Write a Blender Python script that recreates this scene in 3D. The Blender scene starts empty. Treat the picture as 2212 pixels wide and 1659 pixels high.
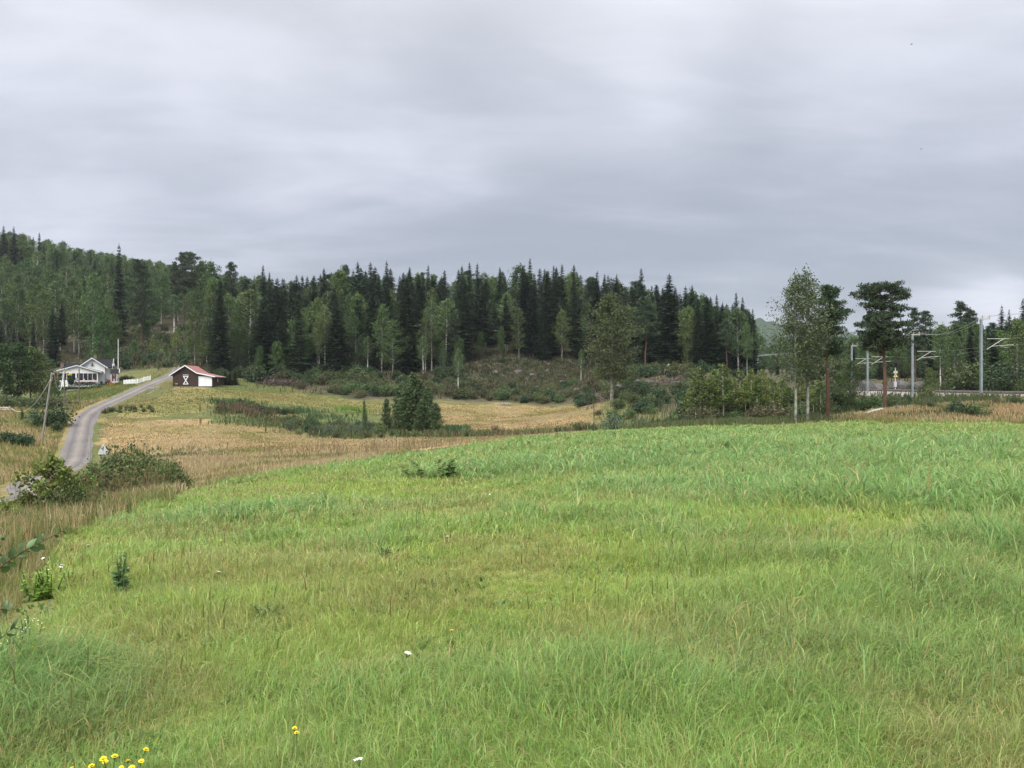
import bpy, math, random
import numpy as np
from mathutils import Vector, Matrix

# ------------------------------------------------------------------ camera, sky, sun, exposure
S = bpy.context.scene
COL = S.collection
EYE = 1.7                      # eye height above the grass at the photographer's feet
F = 1661.0                     # focal length in pixels of a 2212 px wide print, used as a survey scale
cam = bpy.data.cameras.new('camera'); cam.sensor_width = 36; cam.lens = F / 2212 * 36
cam.clip_start = 0.05; cam.clip_end = 9000
camo = bpy.data.objects.new('camera', cam); COL.objects.link(camo)
camo.location = (0, 0, EYE); camo.rotation_euler = (math.radians(90), 0, 0)
S.camera = camo

SUN_EL, SUN_AZ = math.radians(48), math.radians(205)
W = bpy.data.worlds.new('World'); S.world = W; W.use_nodes = True
nt = W.node_tree; N = nt.nodes; L = nt.links; N.clear()
def nd(tp, **k):
    n = N.new(tp)
    for a, b in k.items(): setattr(n, a, b)
    return n
def mth(op, a, b=None, c=None, clamp=False):
    n = nd('ShaderNodeMath', operation=op, use_clamp=clamp)
    for i, s in enumerate((a, b, c)):
        if s is None: continue
        if isinstance(s, (int, float)): n.inputs[i].default_value = s
        else: L.new(s, n.inputs[i])
    return n.outputs[0]
wo = nd('ShaderNodeOutputWorld'); bg = nd('ShaderNodeBackground'); bg.inputs['Strength'].default_value = 0.1
L.new(bg.outputs[0], wo.inputs[0])
sky = nd('ShaderNodeTexSky', sky_type='NISHITA', sun_disc=False, sun_elevation=SUN_EL, sun_rotation=SUN_AZ)
sky.air_density = 1.0; sky.dust_density = 2.0
tc = nd('ShaderNodeTexCoord'); sep = nd('ShaderNodeSeparateXYZ'); L.new(tc.outputs['Generated'], sep.inputs[0])
zc = mth('MAXIMUM', sep.outputs[2], 0.0)
den = mth('ADD', zc, 0.16)
cx = mth('DIVIDE', sep.outputs[0], den); cy = mth('DIVIDE', sep.outputs[1], den)
cmb = nd('ShaderNodeCombineXYZ'); L.new(cx, cmb.inputs[0]); L.new(cy, cmb.inputs[1])
def wnoise(scale, detail, rough, off, sx=1.0, sy=1.0, dist=0.0):
    mp = nd('ShaderNodeMapping'); mp.inputs['Location'].default_value = off; mp.inputs['Scale'].default_value = (sx, sy, 1)
    L.new(cmb.outputs[0], mp.inputs[0])
    n = nd('ShaderNodeTexNoise'); n.inputs['Scale'].default_value = scale; n.inputs['Detail'].default_value = detail
    n.inputs['Roughness'].default_value = rough; n.inputs['Distortion'].default_value = dist
    L.new(mp.outputs[0], n.inputs['Vector'])
    return n.outputs['Fac']
n1 = wnoise(0.75, 3, 0.5, (3.1, 1.7, 0), 0.6, 1.0, 0.5)
n2 = wnoise(2.0, 5, 0.55, (7.3, 2.2, 0), 0.55, 1.0, 0.6)
n3 = wnoise(5.5, 5, 0.55, (1.3, 9.2, 0), 0.5, 1.0, 0.8)
cl = mth('ADD', mth('ADD', mth('MULTIPLY', n1, 0.52), mth('MULTIPLY', n2, 0.36)), mth('MULTIPLY', n3, 0.12))
# thinner and thicker places of the cloud deck, in directions of the sky
def lobe(u, v, width, amp):
    d = Vector(((u - 1106) / F, 1.0, (829.5 - v) / F)).normalized()
    dp = nd('ShaderNodeVectorMath', operation='DOT_PRODUCT'); dp.inputs[1].default_value = d
    L.new(tc.outputs['Generated'], dp.inputs[0])
    k = 1.0 / (1 - math.cos(width))
    e = mth('EXPONENT', mth('MULTIPLY', mth('SUBTRACT', dp.outputs['Value'], 1.0), k))
    return mth('MULTIPLY', e, amp)
for (u, v, w, a) in ((420, 190, .05, .10), (570, 130, .05, .07), (1400, 110, .085, .11), (1180, 250, .07, .07), (60, 60, .12, .10),
                     (1900, 60, .13, .07), (620, 385, .05, .05), (1440, 270, .06, .06), (350, 330, .10, -.07), (1150, 395, .10, -.09), (1020, 90, .07, -.05),
                     (650, 60, .07, -.05), (1650, 160, .07, -.07), (2050, 420, .2, -.06), (1500, 560, .16, -.05), (2180, 652, .032, .22), (2110, 650, .025, .16), (2040, 652, .024, .16), (1975, 660, .024, .14), (700, 480, .1, .02)):
    cl = mth('ADD', cl, lobe(u, v, w, a))
rmp = nd('ShaderNodeValToRGB'); L.new(cl, rmp.inputs[0])
cr = rmp.color_ramp; cr.interpolation = 'B_SPLINE'
cr.elements[0].position = 0.33; cr.elements[0].color = (.122, .133, .159, 1)
cr.elements[1].position = 0.70; cr.elements[1].color = (.288, .291, .332, 1)
e = cr.elements.new(0.50); e.color = (.172, .183, .212, 1)
# an overcast deck is brighter overhead than near the horizon
zen = mth('ADD', mth('MULTIPLY', mth('POWER', zc, 2.2), 3.4), mth('MULTIPLY', mth('POWER', zc, 4.0), 10.0))
vs0 = nd('ShaderNodeVectorMath', operation='SCALE'); L.new(rmp.outputs[0], vs0.inputs[0]); vs0.inputs['Scale'].default_value = 10.0
vs1 = nd('ShaderNodeVectorMath', operation='SCALE'); vs1.inputs[0].default_value = (1.0, .97, .90); L.new(zen, vs1.inputs['Scale'])
vs = nd('ShaderNodeVectorMath', operation='ADD'); L.new(vs0.outputs[0], vs.inputs[0]); L.new(vs1.outputs[0], vs.inputs[1])
mx = nd('ShaderNodeMix', data_type='RGBA'); mx.inputs['Factor'].default_value = 0.94
L.new(sky.outputs[0], mx.inputs['A']); L.new(vs.outputs[0], mx.inputs['B'])
L.new(mx.outputs['Result'], bg.inputs[0])

sl = bpy.data.lights.new('sun', 'SUN'); sl.energy = 1.5; sl.angle = math.radians(35); sl.color = (1.0, 0.96, 0.9)
slo = bpy.data.objects.new('sun', sl); COL.objects.link(slo)
slo.rotation_euler = (math.radians(90) - SUN_EL, 0, math.pi - SUN_AZ)
S.view_settings.view_transform = 'Standard'; S.view_settings.look = 'None'
S.view_settings.exposure = 1.52; S.view_settings.gamma = 1.0; S.view_settings.use_curve_mapping = False
S.render.engine = 'CYCLES'
cy_ = S.cycles
cy_.max_bounces = 5; cy_.diffuse_bounces = 3; cy_.glossy_bounces = 2; cy_.transmission_bounces = 3; cy_.transparent_max_bounces = 4
cy_.volume_bounces = 0; cy_.use_denoising = True; cy_.denoiser = 'OPENIMAGEDENOISE'; cy_.denoising_input_passes = 'RGB_ALBEDO_NORMAL'; cy_.denoising_prefilter = 'ACCURATE'; cy_.caustics_reflective = False; cy_.caustics_refractive = False

# ------------------------------------------------------------------ helpers
R = np.random.default_rng(11)
random.seed(5)
def gx(u, y): return (u - 1106.0) / F * y
def pt(u, v, y): return np.array((gx(u, y), y, EYE + (829.5 - v) / F * y))

def _hash(ix, iy, s):
    h = (ix.astype(np.int64) * 374761393 + iy.astype(np.int64) * 668265263 + s * 982451653) & 0xFFFFFFFF
    h = ((h ^ (h >> 13)) * 1274126177) & 0xFFFFFFFF
    return ((h ^ (h >> 16)) & 0xFFFF) / 65535.0
def vnoise(x, y, sc, seed=0):
    x = np.asarray(x, float) / sc; y = np.asarray(y, float) / sc
    ix = np.floor(x); iy = np.floor(y); fx = x - ix; fy = y - iy
    fx = fx * fx * (3 - 2 * fx); fy = fy * fy * (3 - 2 * fy)
    a = _hash(ix, iy, seed); b = _hash(ix + 1, iy, seed); c = _hash(ix, iy + 1, seed); d = _hash(ix + 1, iy + 1, seed)
    return (a * (1 - fx) + b * fx) * (1 - fy) + (c * (1 - fx) + d * fx) * fy
def fbm(x, y, sc, seed=0, o=3):
    t = 0; a = 0.5; n = 0
    for i in range(o):
        t = t + a * vnoise(x, y, sc / 2 ** i, seed + i * 7); n += a; a *= 0.5
    return t / n

def in_poly(x, y, poly):
    x = np.asarray(x); y = np.asarray(y); r = np.zeros(x.shape, bool); n = len(poly)
    for i in range(n):
        x0, y0 = poly[i]; x1, y1 = poly[(i + 1) % n]
        if y0 == y1: continue
        c = ((y0 > y) != (y1 > y)) & (x < (x1 - x0) * (y - y0) / (y1 - y0) + x0)
        r ^= c
    return r
def seg_dist(x, y, line):
    """distance to a polyline and the parameter (index + fraction) of the nearest point"""
    best = np.full(np.shape(x), 1e9); par = np.zeros(np.shape(x))
    for i in range(len(line) - 1):
        ax, ay = line[i][:2]; bx, by = line[i + 1][:2]; dx, dy = bx - ax, by - ay
        t = np.clip(((x - ax) * dx + (y - ay) * dy) / (dx * dx + dy * dy), 0, 1)
        d = np.hypot(x - ax - t * dx, y - ay - t * dy); m = d < best
        best = np.where(m, d, best); par = np.where(m, i + t, par)
    return best, par
def smooth_line(pts, n=8):
    p = np.array(pts, float); out = []
    q = np.vstack([2 * p[0] - p[1], p, 2 * p[-1] - p[-2]])
    for i in range(1, len(q) - 2):
        for k in range(n):
            t = k / n
            out.append(0.5 * (2 * q[i] + (q[i + 1] - q[i - 1]) * t + (2 * q[i - 1] - 5 * q[i] + 4 * q[i + 1] - q[i + 2]) * t * t + (3 * q[i] - q[i - 1] - 3 * q[i + 1] + q[i + 2]) * t ** 3))
    out.append(q[-2]); return np.array(out)

class MB:
    """collects simple shapes into one mesh"""
    def __init__(s): s.v = []; s.f = []; s.n = 0
    def add(s, v, f):
        v = np.asarray(v, float); s.v.append(v)
        s.f += [tuple(int(i) + s.n for i in q) for q in f]; s.n += len(v); return s
    def box(s, c, d, rz=0.0, M=None):
        x, y, z = (k / 2 for k in d)
        v = np.array([(-x, -y, -z), (x, -y, -z), (x, y, -z), (-x, y, -z), (-x, -y, z), (x, -y, z), (x, y, z), (-x, y, z)])
        if rz: v = v @ np.array(Matrix.Rotation(rz, 3, 'Z')).T
        if M is not None: v = v @ np.array(M).T
        return s.add(v + np.array(c), [(0, 3, 2, 1), (4, 5, 6, 7), (0, 1, 5, 4), (1, 2, 6, 5), (2, 3, 7, 6), (3, 0, 4, 7)])
    def bar(s, a, b, w, h=None):
        """box beam from a to b"""
        a = np.array(a, float); b = np.array(b, float); d = b - a; l = np.linalg.norm(d); d /= l
        up = np.array((0, 0, 1.0)) if abs(d[2]) < .95 else np.array((0, 1.0, 0))
        sd = np.cross(d, up); sd /= np.linalg.norm(sd); up = np.cross(sd, d)
        return s.box((a + b) / 2, (w, l, h or w), M=np.stack([sd, d, up], 1))
    def tube(s, p, r, n=8, cap=True):
        p = np.asarray(p, float); r = np.broadcast_to(np.asarray(r, float), (len(p),))
        t = np.gradient(p, axis=0); t /= np.linalg.norm(t, axis=1)[:, None] + 1e-9
        ref = np.array((0.13, 0.21, 1.0)) if abs(t[0][2]) < .8 else np.array((1.0, 0.1, 0.05))
        a = np.cross(t, ref); a /= np.linalg.norm(a, axis=1)[:, None]; b = np.cross(t, a)
        an = np.arange(n) / n * 2 * np.pi
        v = p[:, None, :] + r[:, None, None] * (np.cos(an)[None, :, None] * a[:, None, :] + np.sin(an)[None, :, None] * b[:, None, :])
        f = [(i * n + j, i * n + (j + 1) % n, (i + 1) * n + (j + 1) % n, (i + 1) * n + j) for i in range(len(p) - 1) for j in range(n)]
        if cap: f += [tuple(range(n - 1, -1, -1)), tuple((len(p) - 1) * n + j for j in range(n))]
        return s.add(v.reshape(-1, 3), f)
    def prism(s, poly, y0, y1):
        """polygon in x,z pushed along y"""
        n = len(poly); v = [(p[0], y0, p[1]) for p in poly] + [(p[0], y1, p[1]) for p in poly]
        return s.add(v, [tuple(range(n)), tuple(range(2 * n - 1, n - 1, -1))] + [(i + n, (i + 1) % n + n, (i + 1) % n, i) for i in range(n)])
    def disc(s, c, nrm, r, n=10, th=0.01):
        d = np.array(nrm, float); d /= np.linalg.norm(d); c = np.array(c, float)
        return s.tube([c, c + d * th], [r, r], n)
    def rock(s, c, d, seed, sub=2):
        import bmesh
        bm = bmesh.new(); bmesh.ops.create_icosphere(bm, subdivisions=sub, radius=1); rg = np.random.default_rng(seed)
        v = np.array([q.co[:] for q in bm.verts]); f = [tuple(x.index for x in q.verts) for q in bm.faces]; bm.free()
        for k in range(9):
            nn = rg.normal(size=3); nn /= np.linalg.norm(nn); o = rg.uniform(.45, .8); dd = v @ nn
            v = v - np.where(dd > o, dd - o, 0)[:, None] * nn
        v *= 1 + rg.uniform(-.05, .05, (len(v), 1))
        return s.add(v * np.array(d) + np.array(c), f)
    def obj(s, name, mat, parent=None, smooth=False, loc=None):
        me = bpy.data.meshes.new(name); v = np.vstack(s.v)
        me.from_pydata(v.tolist(), [], s.f); me.materials.append(mat)
        if smooth: me.polygons.foreach_set('use_smooth', [True] * len(me.polygons))
        me.update(); o = bpy.data.objects.new(name, me); COL.objects.link(o)
        if parent is not None: o.parent = parent
        if loc is not None: o.location = loc
        return o

def fast_mesh(name, v, quads=None, tris=None, mat=None, col=None, smooth=False):
    me = bpy.data.meshes.new(name); nq = 0 if quads is None else len(quads); n3 = 0 if tris is None else len(tris)
    me.vertices.add(len(v)); me.vertices.foreach_set('co', np.ascontiguousarray(v, np.float32).ravel())
    idx = []; tot = []
    if nq: idx.append(np.asarray(quads, np.int32).ravel()); tot.append(np.full(nq, 4, np.int32))
    if n3: idx.append(np.asarray(tris, np.int32).ravel()); tot.append(np.full(n3, 3, np.int32))
    idx = np.concatenate(idx); tot = np.concatenate(tot)
    me.loops.add(len(idx)); me.loops.foreach_set('vertex_index', idx)
    me.polygons.add(len(tot)); st = np.concatenate([[0], np.cumsum(tot)[:-1]]).astype(np.int32)
    me.polygons.foreach_set('loop_start', st)
    if smooth: me.polygons.foreach_set('use_smooth', np.ones(len(tot), bool))
    if col is not None:
        a = me.attributes.new('col', 'FLOAT_COLOR', 'POINT')
        a.data.foreach_set('color', np.ascontiguousarray(np.hstack([col, np.ones((len(col), 1))]), np.float32).ravel())
    me.update(calc_edges=True)
    if mat: me.materials.append(mat)
    return me
def link(name, me, parent=None):
    o = bpy.data.objects.new(name, me); COL.objects.link(o)
    if parent is not None: o.parent = parent
    return o
def tag(o, label=None, cat=None, group=None, kind=None):
    for k, v in (('label', label), ('category', cat), ('group', group), ('kind', kind)):
        if v: o[k] = v
    return o
def thing(name, label, cat, loc=(0, 0, 0), rz=0.0, group=None):
    o = bpy.data.objects.new(name, None); COL.objects.link(o); o.empty_display_size = .3
    o.location = loc; o.rotation_euler = (0, 0, rz); return tag(o, label, cat, group)
def copy_tree(o, parent=None):
    c = o.copy(); COL.objects.link(c); c.parent = parent
    for k in ('label', 'group'):
        if k in c and parent is None: del c[k]
    for ch in o.children: copy_tree(ch, c)
    return c

# ------------------------------------------------------------------ materials
def new_mat(name):
    m = bpy.data.materials.new(name); m.use_nodes = True; m.node_tree.nodes.clear(); return m, m.node_tree.nodes, m.node_tree.links
def plain(name, c, rough=.7, var=.12, scale=6.0, spec=.3, metal=0.0, c2=None, bump=0.0, stretch=(1, 1, 1), lo=.35, hi=.65):
    m, n, l = new_mat(name); o = n.new('ShaderNodeOutputMaterial'); p = n.new('ShaderNodeBsdfPrincipled'); l.new(p.outputs[0], o.inputs[0])
    t = n.new('ShaderNodeTexCoord'); mp = n.new('ShaderNodeMapping'); mp.inputs['Scale'].default_value = stretch; l.new(t.outputs['Object'], mp.inputs[0])
    z = n.new('ShaderNodeTexNoise'); z.inputs['Scale'].default_value = scale; z.inputs['Detail'].default_value = 5; z.inputs['Roughness'].default_value = .65; l.new(mp.outputs[0], z.inputs['Vector'])
    r = n.new('ShaderNodeValToRGB'); l.new(z.outputs['Fac'], r.inputs[0])
    a = np.array(c); b = np.array(c2) if c2 is not None else a * (1 + var); a0 = a if c2 is not None else a * (1 - var)
    r.color_ramp.elements[0].position = lo; r.color_ramp.elements[0].color = (*a0, 1); r.color_ramp.elements[1].position = hi; r.color_ramp.elements[1].color = (*np.minimum(b, 1), 1)
    l.new(r.outputs[0], p.inputs['Base Color']); p.inputs['Roughness'].default_value = rough; p.inputs['Specular IOR Level'].default_value = spec; p.inputs['Metallic'].default_value = metal
    if bump:
        bu = n.new('ShaderNodeBump'); bu.inputs['Strength'].default_value = bump; bu.inputs['Distance'].default_value = .05; l.new(z.outputs['Fac'], bu.inputs['Height']); l.new(bu.outputs[0], p.inputs['Normal'])
    return m
def leafy(name, c, hue=.02, val=.35, isl=.35, trans=.28, rough=.55, spec=.25, c2=None):
    """foliage: hue and value differ from plant to plant and from leaf to leaf"""
    m, n, l = new_mat(name); o = n.new('ShaderNodeOutputMaterial')
    p = n.new('ShaderNodeBsdfPrincipled'); tr = n.new('ShaderNodeBsdfTranslucent'); mi = n.new('ShaderNodeMixShader'); mi.inputs[0].default_value = trans
    l.new(p.outputs[0], mi.inputs[1]); l.new(tr.outputs[0], mi.inputs[2]); l.new(mi.outputs[0], o.inputs[0])
    oi = n.new('ShaderNodeObjectInfo'); ge = n.new('ShaderNodeNewGeometry')
    mc = n.new('ShaderNodeMix'); mc.data_type = 'RGBA'; mc.inputs['A'].default_value = (*c, 1); mc.inputs['B'].default_value = (*(c2 or c), 1); l.new(oi.outputs['Random'], mc.inputs['Factor'])
    hs = n.new('ShaderNodeHueSaturation'); l.new(mc.outputs['Result'], hs.inputs['Color'])
    def mm(src, lo, hi):
        q = n.new('ShaderNodeMapRange'); q.inputs[3].default_value = lo; q.inputs[4].default_value = hi; l.new(src, q.inputs[0]); return q.outputs[0]
    wn = n.new('ShaderNodeTexWhiteNoise'); wn.noise_dimensions = '1D'; l.new(oi.outputs['Random'], wn.inputs['W'])
    sc = n.new('ShaderNodeSeparateColor'); l.new(wn.outputs['Color'], sc.inputs[0])
    ml = n.new('ShaderNodeMath'); ml.operation = 'MULTIPLY'
    l.new(mm(sc.outputs[0], 1 - val, 1 + val), ml.inputs[0]); l.new(mm(ge.outputs['Random Per Island'], 1 - isl, 1 + isl), ml.inputs[1])
    l.new(ml.outputs[0], hs.inputs['Value']); l.new(mm(sc.outputs[1], .5 - hue, .5 + hue), hs.inputs['Hue'])
    l.new(hs.outputs[0], p.inputs['Base Color']); l.new(hs.outputs[0], tr.inputs['Color'])
    p.inputs['Roughness'].default_value = rough; p.inputs['Specular IOR Level'].default_value = spec
    return m
def attr_mat(name, trans=.3, rough=.5, spec=.3, ground=False):
    m, n, l = new_mat(name); o = n.new('ShaderNodeOutputMaterial'); p = n.new('ShaderNodeBsdfPrincipled')
    a = n.new('ShaderNodeAttribute'); a.attribute_name = 'col'; src = a.outputs['Color']
    p.inputs['Roughness'].default_value = rough; p.inputs['Specular IOR Level'].default_value = spec
    if ground:
        t = n.new('ShaderNodeTexCoord')
        def nz(s, d):
            z = n.new('ShaderNodeTexNoise'); z.inputs['Scale'].default_value = s; z.inputs['Detail'].default_value = d; z.inputs['Roughness'].default_value = .7; l.new(t.outputs['Object'], z.inputs['Vector']); return z.outputs['Fac']
        z1 = nz(.9, 8); z2 = nz(6.0, 5)
        ad = n.new('ShaderNodeMath'); ad.operation = 'ADD'; l.new(z1, ad.inputs[0]); l.new(z2, ad.inputs[1])
        mr = n.new('ShaderNodeMapRange'); mr.inputs[1].default_value = .6; mr.inputs[2].default_value = 1.4; mr.inputs[3].default_value = .55; mr.inputs[4].default_value = 1.45; l.new(ad.outputs[0], mr.inputs[0])
        vm = n.new('ShaderNodeVectorMath'); vm.operation = 'SCALE'; l.new(src, vm.inputs[0]); l.new(mr.outputs[0], vm.inputs['Scale']); src = vm.outputs[0]
        bu = n.new('ShaderNodeBump'); bu.inputs['Strength'].default_value = .6; bu.inputs['Distance'].default_value = .12; l.new(ad.outputs[0], bu.inputs['Height']); l.new(bu.outputs[0], p.inputs['Normal'])
        l.new(src, p.inputs['Base Color']); l.new(p.outputs[0], o.inputs[0]); return m
    l.new(src, p.inputs['Base Color'])
    tr = n.new('ShaderNodeBsdfTranslucent'); l.new(src, tr.inputs['Color']); mi = n.new('ShaderNodeMixShader'); mi.inputs[0].default_value = trans
    l.new(p.outputs[0], mi.inputs[1]); l.new(tr.outputs[0], mi.inputs[2]); l.new(mi.outputs[0], o.inputs[0]); return m

M = {}
M['ground'] = attr_mat('ground', ground=True, rough=.9, spec=.1)
M['grass'] = attr_mat('grass_blades', trans=.48, rough=.42, spec=.4)
M['spruce'] = leafy('spruce_needles', (.022, .044, .022), hue=.02, val=.35, isl=.22, trans=.10, c2=(.032, .060, .027))
M['birch'] = leafy('birch_leaves', (.080, .126, .034), hue=.02, val=.3, isl=.2, trans=.25, c2=(.058, .102, .034))
M['broad'] = leafy('broadleaf_leaves', (.046, .094, .026), hue=.02, val=.3, isl=.2, trans=.22, c2=(.072, .118, .034))
M['pine'] = leafy('pine_needles', (.034, .058, .030), hue=.015, val=.25, isl=.35, trans=.08, c2=(.046, .072, .036))
M['aspen'] = leafy('aspen_leaves', (.062, .092, .036), hue=.01, val=.05, isl=.5, trans=.25, rough=.4, spec=.4, c2=(.075, .105, .04))
M['oldbirch'] = leafy('old_birch_leaves', (.062, .085, .032), hue=.01, val=.05, isl=.35, trans=.22)
M['shrub'] = leafy('shrub_leaves', (.065, .105, .036), hue=.03, val=.35, isl=.28, trans=.25, c2=(.085, .11, .045))
M['thicket'] = leafy('thicket_leaves', (.105, .152, .048), hue=.02, val=.2, isl=.3, trans=.28, c2=(.135, .15, .055))
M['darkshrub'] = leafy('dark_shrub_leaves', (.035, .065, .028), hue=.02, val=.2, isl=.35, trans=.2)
M['brownshrub'] = leafy('browning_shrub_leaves', (.095, .092, .046), hue=.02, val=.25, isl=.4, trans=.2, c2=(.09, .095, .045))
M['alder'] = leafy('alder_leaves', (.068, .108, .042), hue=.015, val=.2, isl=.3, trans=.25, c2=(.085, .12, .048))
M['willow'] = leafy('willow_leaves', (.10, .14, .085), hue=.01, val=.15, isl=.35, trans=.25)
M['youngbirch'] = leafy('young_birch_leaves', (.12, .155, .034), hue=.015, val=.2, isl=.4, trans=.35, c2=(.085, .13, .034))
M['sapling'] = leafy('sapling_leaves', (.14, .20, .048), hue=.02, val=.1, isl=.45, trans=.35)
M['bark_white'] = plain('white_birch_bark', (.10, .09, .08), .8, c2=(.62, .60, .56), scale=3.0, stretch=(1, 1, .9), lo=.36, hi=.46)
M['bark_birch'] = plain('dim_birch_bark', (.06, .055, .05), .85, c2=(.30, .29, .27), scale=3.0, lo=.42, hi=.58)
M['bark_grey'] = plain('grey_bark', (.07, .06, .05), .9, c2=(.18, .16, .14), scale=4, stretch=(1, 1, .3), bump=.4)
M['bark_pine'] = plain('red_pine_bark', (.055, .036, .028), .85, c2=(.13, .070, .046), scale=4, stretch=(1, 1, .4), bump=.4)
M['bark_aspen'] = plain('aspen_bark', (.09, .085, .075), .85, c2=(.27, .27, .24), scale=3.0, stretch=(1, 1, .7), bump=.3, lo=.40, hi=.55)
M['twig'] = plain('brown_twig', (.09, .055, .035), .8, var=.3)
M['white'] = plain('white_painted_boards', (.74, .75, .76), .55, var=.05, scale=3)
M['white_old'] = plain('weathered_white_paint', (.62, .64, .66), .6, var=.10, scale=3)
M['black_roof'] = plain('dark_roof_tiles', (.016, .017, .022), .8, var=.35, scale=5, spec=.1)
M['brown_boards'] = plain('dark_brown_boards', (.028, .016, .013), .75, c2=(.055, .034, .028), scale=3, stretch=(6, 6, .3))
M['red_roof'] = plain('faded_red_roof', (.215, .085, .08), .7, c2=(.29, .135, .125), scale=2, stretch=(3, .6, 1))
M['brick'] = plain('old_brick', (.13, .095, .085), .9, c2=(.22, .17, .15), scale=12)
M['glass'] = plain('dark_window_pane', (.02, .022, .026), .12, var=.5, scale=.8, spec=.6)
M['curtain'] = plain('pale_curtain', (.5, .48, .45), .8, var=.1)
M['wood_grey'] = plain('weathered_grey_pole', (.17, .165, .155), .85, c2=(.29, .285, .265), scale=5, stretch=(5, 5, .25))
M['wood_dark'] = plain('tarred_pole', (.085, .075, .062), .85, c2=(.16, .145, .125), scale=5, stretch=(5, 5, .25))
M['steel'] = plain('galvanised_steel', (.17, .205, .225), .5, c2=(.24, .28, .30), scale=3, stretch=(1, 1, .3), spec=.5)
M['steel_light'] = plain('bright_metal_tube', (.40, .40, .36), .4, var=.08, spec=.5)
M['cable'] = plain('grey_cable', (.42, .43, .43), .6, var=.1)
M['wire'] = plain('grey_catenary_wire', (.34, .35, .35), .5, var=.1)
M['rail'] = plain('rail_steel', (.16, .11, .09), .5, c2=(.30, .27, .26), scale=2, metal=.3)
M['rail_head'] = plain('worn_rail_head', (.55, .55, .56), .3, var=.1, metal=.6)
M['sleeper'] = plain('concrete_sleeper', (.09, .07, .06), .9, var=.2)
M['ballast'] = plain('ballast_stones', (.13, .12, .115), .95, c2=(.30, .28, .265), scale=9, bump=.8)
M['gravel'] = None
M['black'] = plain('matt_black_paint', (.012, .012, .014), .6, var=.2)
M['sign_white'] = plain('sign_white', (.46, .49, .50), .5, var=.04)
M['sign_yellow'] = plain('sign_yellow', (.62, .48, .22), .5, var=.05)
M['rock'] = plain('grey_bedrock', (.05, .048, .046), .9, c2=(.115, .11, .105), scale=1.6, bump=.8)
M['stone'] = plain('pale_stone', (.19, .185, .18), .9, c2=(.32, .31, .30), scale=4, bump=.4)
M['deadwood'] = plain('bleached_dead_wood', (.20, .17, .145), .9, c2=(.38, .34, .30), scale=5, stretch=(1, 1, .3))
M['log_white'] = plain('pale_birch_log', (.22, .20, .17), .85, c2=(.44, .42, .38), scale=5)
M['yellow'] = plain('yellow_petals', (.80, .60, .02), .6, var=.1)
M['orange'] = plain('orange_petals', (.75, .22, .02), .6, c2=(.85, .42, .03), scale=3)
M['pink'] = plain('red_pink_petals', (.55, .10, .13), .6, var=.2)
M['petal_white'] = plain('white_florets', (.80, .79, .74), .7, var=.05)
M['stem'] = plain('green_stem', (.09, .14, .04), .6, var=.2)
M['redleaf'] = plain('rusty_red_leaf', (.16, .035, .025), .7, var=.3)
M['leafgreen'] = leafy('broad_green_leaves', (.12, .19, .05), val=.1, isl=.3, trans=.3)
M['limeleaf'] = leafy('lime_green_leaves', (.23, .36, .06), val=.1, isl=.25, trans=.4)
M['leafblue'] = leafy('bluish_green_leaves', (.085, .165, .062), val=.1, isl=.3, trans=.3)
M['wleaf'] = leafy('willow_branch_leaves', (.095, .15, .05), val=.1, isl=.35, trans=.3, rough=.4, spec=.4)
M['feather'] = plain('dark_feathers', (.03, .03, .035), .7, var=.2)
M['red_paint'] = plain('red_paint', (.30, .06, .055), .6, var=.15)

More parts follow.
